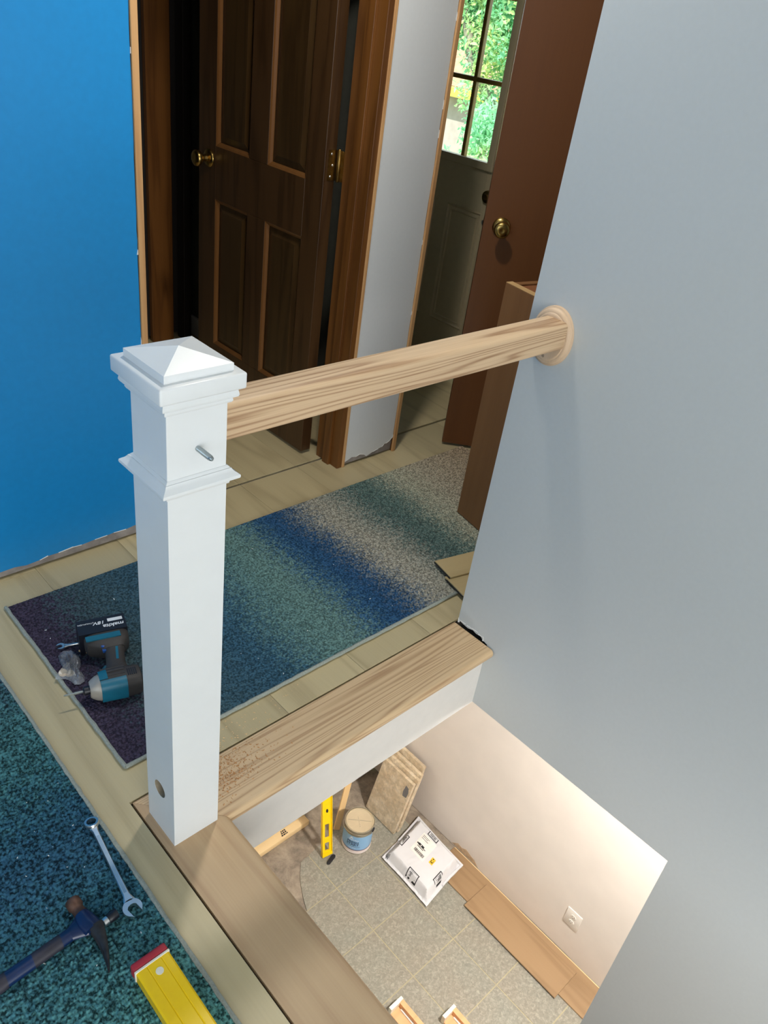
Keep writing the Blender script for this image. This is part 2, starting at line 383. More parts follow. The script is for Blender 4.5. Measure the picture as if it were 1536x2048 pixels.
# upper floor ---------------------------------------------------------------
fl = st('floor', 'upper hall floor of wide grey-tan wood-look planks around the runner rugs', 'floor')
def slab():
    mb = MB()
    mb.box(-3, .045, -4, 3.3, -.224, -.012)
    mb.box(.045, L, -.03, 3.3, -.224, -.03)
    mb.box(.045, L, .085, 3.3, -.03, -.012)
    mb.box(L, 2.4, -.03, 3.3, -.224, -.012)
    mb.box(1.065, 2.4, -4, -.03, -.224, -.012)
    return mb
obj('subfloor', slab(), [M_darkgap], fl)
mb = MB(); mb.box(.045, L, -.0315, -.0302, -.2245, -.029); obj('fascia_board', mb, M_whitewall, fl, label='smooth white fascia under the oak edge board')
mb = MB(); mb.box(.0452, .0465, -4, -.0315, -.2245, -.012); obj('fascia_board', mb, M_whitewall, fl)

def clipped(x0, x1, y0, y1):
    """pieces of a plank that stay clear of the edge boards and the well"""
    out = []
    XE, YE = -.071, .095
    if y1 > YE: out.append((x0, x1, max(y0, YE), y1))
    if y0 < YE and x0 < XE: out.append((x0, min(x1, XE), y0, min(y1, YE)))
    return out
plank_n = 0
def l_plank(xa, xb, c2, d2):
    mb = MB(); g = .0004
    mb.prism([(xa+g, c2+g), (-.071, c2+g), (-.071, .095), (xb-g, .095), (xb-g, d2-g), (xa+g, d2-g)], lambda u, v: (u, v, -.009), lambda u, v: (u, v, 0)); mb.tri()
    return obj('plank', mb, M_plank, fl)
PW, PL = .25, 1.4
k0 = -5
for k in range(k0, 9):
    xa = .095 + PW*k
    y = (-.46 if k == -1 else .25 + .5*((k*.618) % 1.0)) - 2*PL
    while y < 3.2:
        if k == -1 and y < .095 < y+PL: l_plank(xa, xa+PW, y, min(y+PL, 1.031)); y += PL; continue
        for (a, b, c, d) in clipped(xa, xa+PW, y, y+PL):
            # the dark gap of the bedroom doorway crosses the floor at y 1.036
            for (c2, d2) in (((c, min(d, 1.031)), (max(c, 1.042), d)) if True else ()):
                if d2 - c2 < .02 or c2 > 3.2: continue
                if d2 < -1.5: continue
                mb = MB(); mb.box(a+.0004, b-.0004, c2+.0004, d2-.0004, -.009, 0)
                obj('plank', mb, M_plank, fl, bevel=.0005, seg=1); plank_n += 1
        y += PL
mb = MB(); mb.box(.47, 1.21, 1.0335, 1.0365, -.011, -.003); obj('threshold_strip', mb, M_greyprint, fl)

# edge boards (oak nosing) -------------------------------------------------
def nosing(pts, outer, mat, name, label):
    """pts: plan polygon; bullnose on the marked outer edge, made by a bevel"""
    mb = MB(); mb.prism(pts, lambda u, v: (u, v, -.028), lambda u, v: (u, v, 0))
    mb.bm.edges.ensure_lookup_table()
    es = []
    for e in mb.bm.edges:
        a, b = e.verts[0].co, e.verts[1].co
        if abs(a.z - b.z) < 1e-6 and outer(a) and outer(b): es.append(e)
    bmesh.ops.bevel(mb.bm, geom=es, offset=.0115, segments=4, profile=.5, affect='EDGES')
    o = obj(name, mb, mat, None, smooth=True); o['kind'] = 'structure'; o['label'] = label; o['category'] = 'edge board'
    return o
IX, IY, OX, OY = -.066, .09, .075, -.06
nosing([(IX, IY), (L-.005, IY), (L-.005, OY), (OX+.0003, OY), (IX, IY-.0004)][:4], lambda v: abs(v.y-OY) < 1e-4, M_oakn, 'trim_1', 'raw oak edge board running from white post to grey wall')
nosing([(IX, IY-.0006), (OX, OY-.0006), (OX, -3.2), (IX, -3.2)], lambda v: abs(v.x-OX) < 1e-4, M_oakY, 'trim_2', 'raw oak edge board running from white post towards the camera')

# blue wall, pier, right wall -----------------------------------------------
torn_wall('wall_left', 'bright blue painted wall with torn drywall along its bottom', .945, -3, .445, lambda x: .022+.016*max(0, min(1, (x+.05)/.4)), .004, .03, 3, M_blue, jag_r=True)
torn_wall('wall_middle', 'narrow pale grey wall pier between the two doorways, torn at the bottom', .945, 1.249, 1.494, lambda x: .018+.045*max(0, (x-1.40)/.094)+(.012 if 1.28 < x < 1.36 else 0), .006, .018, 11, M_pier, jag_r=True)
wr = st('wall_right', 'large pale grey painted wall right of the stairwell', 'wall')
mb = MB(); mb.box(L, L+.115, -4, -.6875, D, -.224); mb.box(L, L+.115, -4, -.03, -.224, .0)
jg = [(-.03, .0), (-.012, .004), (-.004, .011), (.014, .009), (.026, .0125), (.045, .007), (.064, .009), (.083, .014)]
for (ya_, za_), (yb_, zb_) in zip(jg, jg[1:]): mb.prism([(ya_, za_), (yb_, zb_), (yb_, .03), (ya_, .03)], lambda u, v: (L, u, v), lambda u, v: (L+.115, u, v))
mb.box(L, L+.115, -4, -.03, .0, .03); mb.box(L, L+.115, -4, .083, .03, 2.44)
bmesh.ops.remove_doubles(mb.bm, verts=mb.bm.verts, dist=1e-6)
obj('drywall_sheet', mb, M_grey, wr)
mb = MB(); mb.box(L+.03, L+.1, -.02, .075, 0, .013); obj('bottom_plate', mb, M_darkgap, wr)
mb = MB()
for i, (a, b, c, d) in enumerate([(.083, .078, .004, .02), (.05, .03, .013, .0165), (.03, .008, .0155, .0195), (.006, -.012, .012, .0155), (-.012, -.0165, .002, .018), (.075, .055, .0125, .0155)]):
    mb.prism([(a, c), (b, c+.0015), (b, c+.003), (a, d if i in (0, 4) else c+.0025)], lambda u, v: (L-.0012, u, v), lambda u, v: (L+.002, u, v))
obj('torn_paper', mb, M_paper, wr, kind='stuff')

def shell(name, label, mat, *boxes):
    mb = MB()
    for b in boxes: mb.box(*b)
    return st(name, label, 'wall', mb, mat)
shell('wall_stairwell', 'warm white basement wall with an outlet, seen down the stairwell', M_beige, (XW, XW+.1, -4, 1.16, D, -.2241))
shell('wall_basement_back', 'white basement wall behind leaning lumber', M_whitewall, (-1.0, XW, 1.16, 1.26, D+.008, -.2241))
shell('wall_basement_left', 'hidden white basement wall under the hall', M_whitewall, (-1.1, -1.0, -4, 1.26, D, -.2241))
shell('wall_front', 'grey living room wall with a patio door behind the camera', M_grey, (-3, -1.95, -4.1, -4, 0, 2.44), (.05, L, -4.1, -4, 0, 2.44), (-1.95, .05, -4.1, -4, 2.05, 2.44), (-1, 2.125, -4.1, -4, D, -.001))
shell('wall_living_room', 'pale grey living room wall with a wide window left of the camera', M_grey, (-3.1, -3, -4.1, -2.3, 0, 2.44), (-3.1, -3, -.1, 1.06, 0, 2.44), (-3.1, -3, -2.3, -.1, 0, .82), (-3.1, -3, -2.3, -.1, 2.18, 2.44))
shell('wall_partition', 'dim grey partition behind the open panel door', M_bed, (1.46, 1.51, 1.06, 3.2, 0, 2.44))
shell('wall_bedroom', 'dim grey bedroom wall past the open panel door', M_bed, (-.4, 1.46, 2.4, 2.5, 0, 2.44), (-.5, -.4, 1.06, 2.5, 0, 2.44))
shell('wall_foyer', 'foyer wall around the exterior door', M_grey, (2.25, 2.38, -.8, 1.235, 0, 2.44), (2.25, 2.38, 2.165, 3.2, 0, 2.44), (2.25, 2.38, 1.235, 2.165, 2.05, 2.44), (1.51, 2.38, 3.2, 3.3, 0, 2.44), (1.061, 2.38, -.9, -.8, 0, 2.44))
mb = MB(); mb.box(-3.1, 2.4, -4.1, 3.3, 2.44, 2.6); st('ceiling', 'white ceiling above the hall', 'ceiling', mb, M_ceil)
# walls over the two hall openings
shell('wall_over_doorways', 'grey wall above the two hall doorways', M_grey, (.445, 1.249, .945, 1.06, 2.08, 2.44), (1.51, 2.25, .945, 1.06, 2.08, 2.44))

# door jambs ------------------------------------------------------------------
def jambs(name, label, parts):
    t = st(name, label, 'door jamb')
    for nm, b, mt in parts:
        mb = MB(); mb.box(*b); obj(nm, mb, mt, t, bevel=.001, seg=1)
    return t
jambs('trim_3', 'raw wooden jamb edge at the end of the blue wall', [('jamb_board', (.4455, .463, .9465, 1.067, .0005, 2.06), M_jamb), ('front_edge', (.4455, .463, .940, .9463, .0005, 2.06), M_raw), ('door_stop', (.4632, .475, .99, 1.025, .0005, 2.06), M_jamb)])
jambs('trim_4', 'brown stained hinge jamb between open panel door and grey pier', [('jamb_board', (1.214, 1.236, .944, 1.067, .0005, 2.06), M_jamb), ('raw_edge', (1.2365, 1.2485, .941, 1.0, .0005, 2.06), M_raw), ('door_stop', (1.203, 1.2138, .985, 1.02, .0005, 2.06), M_jamb)])
jambs('trim_5', 'thin wooden jamb at the right edge of the grey pier', [('jamb_board', (1.4945, 1.511, .9465, 1.067, .0005, 2.06), M_jamb), ('front_edge', (1.4945, 1.511, .938, .9463, .0005, 2.06), M_raw)])
# finish nails on the jamb
# ---------------------------------------------------------------- newel post
nw = root('newel_post', (0, 0, 0), label='white square newel post with pyramid cap standing on the oak edge boards', category='newel post')
H = .05
mb = MB(); mb.box(-H, H, -H, H, 0, .826); mb.bevel(.0012, 2)
sh = obj('shaft', mb, M_white, nw, smooth=True)
# bored hole low on the left face
mb = MB(); mb.lathe([(.0195, 0), (.0195, .08)], Matrix.Translation((-.055, .0025, .1235)) @ Matrix.Rotation(PI/2, 4, 'Y'), 28)
bmesh.ops.recalc_face_normals(mb.bm, faces=mb.bm.faces)
cm = bpy.data.meshes.new('c'); mb.bm.to_mesh(cm); mb.bm.free(); co = bpy.data.objects.new('c', cm); COL.objects.link(co)
md = sh.modifiers.new('b', 'BOOLEAN'); md.object = co; md.operation = 'DIFFERENCE'; md.solver = 'EXACT'
dg = bpy.context.evaluated_depsgraph_get(); nm = bpy.data.meshes.new_from_object(sh.evaluated_get(dg)); sh.modifiers.clear(); sh.data = nm; nm.polygons.foreach_set('use_smooth', [True]*len(nm.polygons)); nm.set_sharp_from_angle(angle=math.radians(30))
bpy.data.objects.remove(co)
if not nm.materials: nm.materials.append(M_white)
mb = MB(); mb.lathe([(.0193, 0), (.0193, .004)], Matrix.Translation((-.036, .0025, .1235)) @ Matrix.Rotation(PI/2, 4, 'Y'), 28)
obj('hole_bottom', mb, M_holew, nw, label='bare wood inside the bored bolt hole')
mb = MB(); mb.lathe([(.0193, 0), (.0193, .0135), (.0196, .0135), (.0196, 0)], Matrix.Translation((-.0497, .0025, .1235)) @ Matrix.Rotation(PI/2, 4, 'Y'), 32, cap=False)
obj('hole_lining', mb, M_holew, nw, smooth=True, label='bare grey-brown wood lining of the bolt hole')
def sq_lathe(prof):
    mb = MB(); secs = []
    for h, z in prof: secs.append([(-h, -h, z), (h, -h, z), (h, h, z), (-h, h, z)])
    mb.loft(secs); return mb
mb = MB(); mb.box(-H+.0006, H-.0006, -H+.0006, H-.0006, .8262, .9785); obj('upper_box', mb, M_white, nw, bevel=.0012)
band = [(.0501, .8205), (.0530, .8205), (.0535, .8235), (.0565, .8270), (.0605, .8300), (.0648, .8320), (.0655, .8345), (.0650, .8375), (.0620, .8400), (.0585, .8425), (.0560, .8455), (.0550, .8475), (.0535, .8478), (.0520, .8500), (.0501, .8515)]
obj('collar_moulding', sq_lathe(band), M_white, nw, smooth=True)
cap = [(.0501, .9560), (.0535, .9562), (.0550, .9590), (.0545, .9620), (.0535, .9630), (.0545, .9650), (.0600, .9660), (.0612, .9690), (.0605, .9730), (.0590, .9790), (.0501, .9795)]
obj('cap_moulding', sq_lathe(cap), M_white, nw, smooth=True)
mb = MB(); mb.box(-.0685, .0685, -.0685, .0685, .980, 1.0045); obj('cap_slab', mb, M_white, nw, bevel=.003, seg=3, smooth=True)
mb = sq_lathe([(.0545, 1.0035), (.0545, 1.0162), (.0003, 1.0305)]); obj('pyramid_cap', mb, M_white, nw)
mb = MB(); mb.lathe([(.0042, 0), (.0042, .034), (.0033, .037), (.002, .0385)], Matrix.Translation((0, -.0495, .893)) @ Matrix.Rotation(PI/2, 4, 'X'), 14)
for z in np.arange(.003, .033, .0022): mb.lathe([(.0042, z), (.0046, z+.0006), (.0042, z+.0012)], Matrix.Translation((0, -.0495, .893)) @ Matrix.Rotation(PI/2, 4, 'X'), 14, cap=False)
obj('bolt_stub', mb, M_steel, nw, smooth=True, label='zinc bolt end sticking out of the post')

# ---------------------------------------------------------------- handrail
hr = root('handrail', (.49, 0, .905), label='raw oak handrail from the white post across to the grey wall', category='handrail')
hp_ = [(.0, .9396), (.021, .9390), (.0255, .9380), (.0285, .9355), (.0312, .9320), (.0322, .9290), (.0325, .9260), (.0325, .9240), (.0325, .8870), (.0325, .8850), (.0318, .8822), (.0300, .8806), (.0280, .880)]
prof = [(-y, z) for y, z in hp_[::-1]] + hp_[1:]
mb = MB(); mb.loft([[(x, y, z) for y, z in prof] for x in (.0502, .2, .4, .6, .8, .9275)]); obj('rail', mb, M_oak, hr, smooth=True)
Mro = Matrix.Translation((L-.0003, .011, .894)) @ Matrix.Rotation(-PI/2, 4, 'Y') @ Matrix.Diagonal((1.0, .80, 1, 1))
mb = MB(); mb.lathe([(.068, 0), (.068, .005), (.0672, .0075), (.0645, .0085), (.063, .010), (.0625, .0125), (.0605, .0150), (.057, .0162), (.0545, .0162), (.0535, .0172), (.052, .0185), (.049, .0188), (0, .0188)], Mro, 64)
ro = obj('rosette', mb, M_rosette, hr, smooth=True, label='round oak wall rosette')
mb = MB(); mb.lathe([(.0036, 0), (.0036, .0006)], Matrix.Translation((L-.0185, .012, .850)) @ Matrix.Rotation(-PI/2, 4, 'Y'), 14); obj('screw_hole', mb, M_blackprint, ro)

# ---------------------------------------------------------------- rugs
def rug(name, label, x0, x1, y0, y1, res, pitch, h0, amp, mat, binding, rowaxis, seed):
    t = root(name, ((x0+x1)/2*0, 0, 0), label=label, category='rug', group='striped runner rugs')
    r = np.random.default_rng(seed)
    nx, ny = int((x1-x0)/res)+1, int((y1-y0)/res)+1
    X = np.linspace(x0, x1, nx); Y = np.linspace(y0, y1, ny); gx, gy = np.meshgrid(X, Y)
    u, v = (gx, gy) if rowaxis == 1 else (gy, gx)
    row = np.floor(v/pitch[1]); rr = r.random(4096)
    fv = (v/pitch[1]-row)
    un = u/pitch[0] + rr[(row.astype(int)) % 4096]*3
    ci = np.floor(un); fu = un-ci
    hv = r.random((512, 512))[(row.astype(int)) % 512, ci.astype(int) % 512]
    z = h0 + amp*(.45+.55*hv)*np.sqrt(np.clip(1-(2*fu-1)**2, 0, 1))*np.sqrt(np.clip(1-(2*fv-1)**2, 0, 1))
    ed = np.minimum(np.minimum(gx-x0, x1-gx), np.minimum(gy-y0, y1-gy)); z = np.where(ed < .004, h0*.75, z)
    jx = gx + r.normal(0, res*.12, gx.shape); jy = gy + r.normal(0, res*.12, gy.shape)
    co = np.stack([jx, jy, z], -1).reshape(-1, 3)
    i = np.arange(nx*ny).reshape(ny, nx); q = np.stack([i[:-1, :-1], i[:-1, 1:], i[1:, 1:], i[1:, :-1]], -1).reshape(-1, 4)
    me = bpy.data.meshes.new('pile'); me.vertices.add(len(co)); me.vertices.foreach_set('co', co.ravel())
    me.loops.add(q.size); me.loops.foreach_set('vertex_index', q.ravel().astype(np.int32)); me.polygons.add(len(q))
    me.polygons.foreach_set('loop_start', np.arange(0, q.size, 4, dtype=np.int32)); me.polygons.foreach_set('loop_total', np.full(len(q), 4, np.int32)); me.polygons.foreach_set('use_smooth', np.ones(len(q), bool))
    me.update(calc_edges=True); me.validate()
    obj('pile', me, mat, t, kind='stuff')
    mb = MB(); mb.box(x0+.001, x1-.001, y0+.001, y1-.001, .0003, h0*.7); obj('backing', mb, M_gyps, t)
    w = .005; rj = random.Random(seed)
    for (a, b) in binding:
        a, b = Vector(a), Vector(b); n = max(4, int((b-a).length/.018)); pts = []
        for k in range(n+1):
            p = a.lerp(b, k/n); pts.append((p.x+rj.uniform(-.0008, .0008), p.y+rj.uniform(-.0008, .0008), .0062+rj.uniform(-.0004, .0003)))
        mb = MB(); mb.tube(pts, [w*rj.uniform(.9, 1.1) for _ in pts], 8); obj('binding', mb, M_bind, t, smooth=True)
    return t
X0, X1, Y0, Y1 = -.036, 1.78, .176, .822
rug('runner_rug', 'blue and grey striped runner rug lying behind the white post', X0, X1, Y0, Y1, .0022, (.0085, .0062), .0065, .0045, M_rug1, [((X0, Y1, 0), (X0, Y0, 0)), ((X0, Y0, 0), (X1, Y0, 0))], 1, 5)
rug('runner_rug', 'teal and navy runner rug in the lower left corner under the tools', -.75, -.140, -1.1, .76,   .0022, (.0085, .0075), .0065, .0055, M_rug2, [((-.140, -1.1, 0), (-.140, .76, 0))], 0, 9)

# ---------------------------------------------------------------- panel door (open)
dr = st('door_1', 'dark brown four-panel bedroom door standing open behind the white post', 'door')
DX0, DX1, DY0, DY1, DZ0, DZ1 = 1.165, 1.209, 1.10, 1.816, .012, 2.03
ys = (1.705, 1.50, 1.394, 1.190); zs = (.225, .785, .967, 1.90)
def box_part(name, b, mt, parent, bevel=.0012, **kw):
    mb = MB(); mb.box(*b); return obj(name, mb, mt, parent, bevel=bevel, seg=1, **kw)
box_part('stile', (DX0, DX1, DY0, ys[3], DZ0, DZ1), M_doorw, dr)
box_part('stile', (DX0, DX1, ys[0], DY1, DZ0, DZ1), M_doorw, dr)
box_part('mullion', (DX0, DX1, ys[2], ys[1], zs[0], zs[1]), M_doorw, dr); box_part('mullion', (DX0, DX1, ys[2], ys[1], zs[2], zs[3]), M_doorw, dr)
for a, b in ((DZ0, zs[0]), (zs[1], zs[2]), (zs[3], DZ1)): box_part('rail', (DX0, DX1, ys[3], ys[0], a, b), M_doorw, dr)
for (ya, yb) in ((ys[1], ys[0]), (ys[3], ys[2])):
    for (za, zb) in ((zs[0], zs[1]), (zs[2], zs[3])):
        mb = MB()
        P = lambda d, x: [(x, ya+d, za+d), (x, yb-d, za+d), (x, yb-d, zb-d), (x, ya+d, zb-d)]
        mb.loft([P(.0, DX0+.03), P(.0, DX0+.012), P(.016, DX0+.013), P(.036, DX0+.006), P(.038, DX0+.005)])
        pn = obj('raised_panel', mb, M_doorp, dr)
        mb = MB()   # moulding frame round the panel
        for (q0, q1) in ((P(0, 0), P(.013, 0)),):
            for k in range(4):
                l = (k+1) % 4
                a0, a1, b0, b1 = [Vector(v) for v in (q0[k], q0[l], q1[k], q1[l])]
                def at(p, x): return (x, p.y, p.z)
                ma0, ma1 = a0.lerp(b0, .45), a1.lerp(b1, .45)
                mb.loft([[at(a0, DX0+.001), at(a0, DX0+.012), at(b0, DX0+.012), at(b0, DX0+.010), at(ma0, DX0+.004)], [at(a1, DX0+.001), at(a1, DX0+.012), at(b1, DX0+.012), at(b1, DX0+.010), at(ma1, DX0+.004)]])
        obj('panel_moulding', mb, M_mould, pn)
def knob(parent, M, mat=M_brass, key=True):
    mb = MB(); mb.lathe([(.0, 0), (.031, 0), (.032, .003), (.030, .007), (.022, .011), (.013, .014), (.0115, .024), (.013, .032), (.020, .037), (.0265, .044), (.0285, .051), (.0265, .058), (.021, .0625), (.012, .0645), (.0065, .0640), (0, .063)], M, 32)
    k = obj('knob', mb, mat, parent, smooth=True)
    return k
knob(dr, Matrix.Translation((DX0, 1.748, .919)) @ Matrix.Rotation(-PI/2, 4, 'Y'))
for zc in (.025+1.0, .25, 1.80):
    mb = MB(); mb.box(1.2125, 1.2145, 1.066, 1.10, zc-.045, zc+.045); mb.box(1.178, 1.2095, 1.0975, 1.0998, zc-.045, zc+.045); mb.bevel(.0008, 1)
    hg = obj('hinge', mb, M_brassdk, dr)
    mb = MB(); mb.lathe([(0, -.049), (.004, -.048), (.0062, -.045), (.0062, .045), (.004, .048), (0, .049)], Matrix.Translation((1.2125, 1.0885, zc)), 14); obj('hinge_pin', mb, M_brassdk, hg, smooth=True)
    mb = MB()
    for dz in (-.033, 0, .033):
        mb.lathe([(.004, 0), (.003, .0012), (0, .0015)], Matrix.Translation((1.190+.006*(dz == 0), 1.0975, zc+dz)) @ Matrix.Rotation(PI/2, 4, 'X'), 10)
    obj('hinge_screws', mb, M_chrome, hg, smooth=True)

# wardrobe glimpsed in the dark bedroom
wb = root('wardrobe', (1.27, 2.34, 0), label='dark wood wardrobe glimpsed in the unlit bedroom behind the open door', category='wardrobe')
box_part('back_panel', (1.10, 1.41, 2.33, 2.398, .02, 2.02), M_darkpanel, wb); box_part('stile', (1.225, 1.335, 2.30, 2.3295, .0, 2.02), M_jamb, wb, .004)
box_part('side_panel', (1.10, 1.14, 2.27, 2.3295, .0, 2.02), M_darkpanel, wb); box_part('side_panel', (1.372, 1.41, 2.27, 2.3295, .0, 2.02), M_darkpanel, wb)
mb = MB(); mb.box(1.411, 1.459, 2.385, 2.3995, .0, .09); mb.box(1.447, 1.4595, 1.07, 2.3845, 0, .09); st('baseboard_bedroom', 'dim grey baseboard in the bedroom corner', 'baseboard', mb, M_whitewall)

# ---------------------------------------------------------------- exterior door
ed = st('door_2', 'pale exterior door with a paned window at the far end of the foyer', 'door')
EX = 2.25; ya, yb = 1.245, 2.155
WY0, WY1, WZ0, WZ1 = 1.332, 2.068-.02, .970, 1.84
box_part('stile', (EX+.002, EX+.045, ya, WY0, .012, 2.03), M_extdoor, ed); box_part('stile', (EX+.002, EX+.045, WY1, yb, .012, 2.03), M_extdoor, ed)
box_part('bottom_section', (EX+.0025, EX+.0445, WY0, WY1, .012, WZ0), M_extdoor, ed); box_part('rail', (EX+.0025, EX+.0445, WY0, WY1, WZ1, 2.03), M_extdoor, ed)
for (a, b) in ((1.318, 1.523), (1.60, 1.805), (1.87, 2.05)):
    mb = MB()
    P = lambda d, x: [(x, a+d, .25+d), (x, b-d, .25+d), (x, b-d, .775-d), (x, a+d, .775-d)]
    for d0, d1, xx in ((0, .012, -.004), (.022, .03, -.0025)):
        q0, q1 = P(d0, 0), P(d1, 0)
        for k in range(4):
            l = (k+1) % 4
            A0, A1, B0, B1 = [Vector(v) for v in (q0[k], q0[l], q1[k], q1[l])]
            mb.loft([[(EX+.0025, A0.y, A0.z), (EX+xx, (A0.y+B0.y)/2, (A0.z+B0.z)/2), (EX+.0025, B0.y, B0.z)], [(EX+.0025, A1.y, A1.z), (EX+xx, (A1.y+B1.y)/2, (A1.z+B1.z)/2), (EX+.0025, B1.y, B1.z)]])
    obj('embossed_panel', mb, M_extdoor, ed)
mb = MB(); f = .028
for b in ((WY0-f, WY0+.004, WZ0-f, WZ1+f), (WY1-.004, WY1+f, WZ0-f, WZ1+f), (WY0+.004, WY1-.004, WZ0-f, WZ0+.004), (WY0+.004, WY1-.004, WZ1-.004, WZ1+f)): mb.box(EX-.010, EX+.0018, b[0], b[1], b[2], b[3])
wf = obj('window_frame', mb, M_extdoor, ed, bevel=.003)
py = [WY0, 1.497, 1.672, WY1-.0]; pz = [WZ0, 1.263, 1.553, WZ1]
py = [WY0, 1.489, 1.66, 1.83, WY1]
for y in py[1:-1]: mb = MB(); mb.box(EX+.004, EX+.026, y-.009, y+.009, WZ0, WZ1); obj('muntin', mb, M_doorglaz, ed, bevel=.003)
for z in pz[1:-1]:
    mb = MB()
    for a, b in zip(py, py[1:]): mb.box(EX+.005, EX+.025, a+.009, b-.009, z-.009, z+.009)
    obj('muntin', mb, M_doorglaz, ed, bevel=.003)
gl = N('window_glass'); gl.set(.02); gl.b.inputs['Transmission Weight'].default_value = 1.0; gl.b.inputs['IOR'].default_value = 1.02; gl.b.inputs['Base Color'].default_value = (1, 1, 1, 1)
for a, b in zip(py, py[1:]):
    for c, d in zip(pz, pz[1:]): mb = MB(); mb.box(EX+.028, EX+.031, a, b, c, d); obj('pane', mb, gl.m, ed)
mb = MB(); mb.lathe([(.027, 0), (.025, .010), (.013, .013), (.011, .020), (0, .021)], Matrix.Translation((EX+.002, 1.306, .845)) @ Matrix.Rotation(-PI/2, 4, 'Y'), 24); obj('deadbolt', mb, M_brassdk, ed, smooth=True)
mb = MB(); mb.lathe([(.012, 0), (.011, .006), (0, .007)], Matrix.Translation((EX+.002, 1.300, .742)) @ Matrix.Rotation(-PI/2, 4, 'Y'), 18); obj('latch_button', mb, M_chrome, ed, smooth=True)

# flush brown door
fd = st('door_3', 'flush brown door with a brass knob, half open beside the exterior door', 'door')
dv = Vector((.675, -.738, 0)).normalized(); nv = Vector((-dv.y, dv.x, 0)); nv = nv if nv.dot(Vector((-1, -1, 0))) > 0 else -nv
MF = Matrix((dv, -nv, (0, 0, 1))).transposed().to_4x4(); MF.translation = Vector((1.72, .88, 0))
mb = MB(); mb.box(0, .70, 0, .035, .012, 2.03); mb.tf(MF); obj('leaf', mb, M_flush, fd, bevel=.0015)
knob(fd, MF @ Matrix.Translation((.063, 0, .872)) @ Matrix.Rotation(PI/2, 4, 'X'))

# tan cabinet standing at the end of the rug
e = Vector((.982, -.19, 0)); d = Vector((-.19, -.982, 0))
MC = Matrix((d, e, (0, 0, 1))).transposed().to_4x4(); MC.translation = Vector((1.378, .483, .0115))
cb = root('cabinet', M=MC, label='low tan wooden cabinet standing on the far end of the striped rug', category='cabinet')
HC = .815
def cpart(nm, b, mt, **kw): mb = MB(); mb.box(*b); return obj(nm, mb, mt, cb, world=False, bevel=.001, seg=1, **kw)
cpart('side_panel', (0, .42, 0, .0255, 0, HC-.002), M_cab); cpart('edge_strip', (0, .42, .0, .0255, HC-.0018, HC), M_cabedge, label='pale cut top edge')
cpart('end_panel', (0, .022, .026, .30, 0, HC-.003), M_cab); cpart('end_panel', (.398, .42, .026, .30, 0, HC-.003), M_cab)
cpart('top_panel', (.0225, .3975, .026, .30, HC-.03, HC-.008), M_cabin); cpart('back_panel', (.0225, .3975, .288, .30, 0, HC-.031), M_cab)

# ---------------------------------------------------------------- loose floor samples on the rug
for i, (o, a, lab) in enumerate((((1.062, .223, .0185), (.1385, -.032), 'short tan plank offcut lying on the rug end, the upper of two'), ((1.0365, .150, .0118), (.1385, -.030), 'short tan plank offcut by the grey wall end, tucked under another'))):
    x = Vector((a[0], a[1], 0)).normalized(); M = frame(Vector(o), x, Vector((0, 1, 0)))
    mb = MB(); mb.box(0, .26, 0, .091 if i == 0 else .10, 0.0, .006)
    t = root('plank_offcut', M=M, label=lab, category='plank', group='plank offcuts on the rug')
    if i == 1: M = M @ Matrix.Translation((0, -.006, .0002)); t.matrix_world = M; W[t.name] = M.copy()
    obj('board', mb, M_sample, t, world=False, bevel=.0008, seg=1)
    mb = MB(); mb.box(-.004, -.0002, .001, .088, .0005, .003); obj('click_tongue', mb, M_blackprint, t, world=False)

# ---------------------------------------------------------------- box level (upper)
lv = root('spirit_level', (-.205, -.238, .012), rz=-PI/2+.0, label='yellow box level with a red end cap on the teal rug', category='spirit level')
# local x = along the level, y = width
def lpart(nm, mb, mt, **kw): return obj(nm, mb, mt, lv, world=False, **kw)
pr = [(-.031, .0), (.031, .0), (.031, .0235), (.028, .026), (.0165, .026), (.0158, .0250), (.0150, .0250), (.0143, .026), (-.0100, .026), (-.0107, .0250), (-.0115, .0250), (-.0122, .026), (-.028, .026), (-.031, .0235)]
mb = MB(); mb.loft([[(x, y, z) for y, z in pr] for x in (.004, .85)]); lpart('body', mb, M_yellow, bevel=.0004, seg=1)
mb = MB(); mb.box(.0, .0042, -.0325, .0325, -.0005, .0268); lpart('cream_gasket', mb, M_cream, bevel=.0005, seg=1)
mb = MB(); mb.box(-.016, -.0002, -.0325, .0325, -.0005, .0265); lpart('end_cap', mb, M_red, bevel=.004, seg=3, smooth=True, label='red rubber end cap')
mb = MB(); mb.lathe([(.0068, 0), (.0068, .0004), (0, .0006)], Matrix.Translation((.024, .002, .026)), 24); lpart('plug', mb, M_cream)

# ---------------------------------------------------------------- hammer
hm = root('claw_hammer', (-.26, -.105, .012), label='blue-handled claw hammer lying on the teal rug at the left edge', category='hammer')
Z0 = .0305
def ell(c, u, v, a, b, n=14): c, u, v = Vector(c), Vector(u).normalized(), Vector(v).normalized(); return [c+u*a*math.cos(2*PI*k/n)+v*b*math.sin(2*PI*k/n) for k in range(n)]
ez = (0, 0, 1)
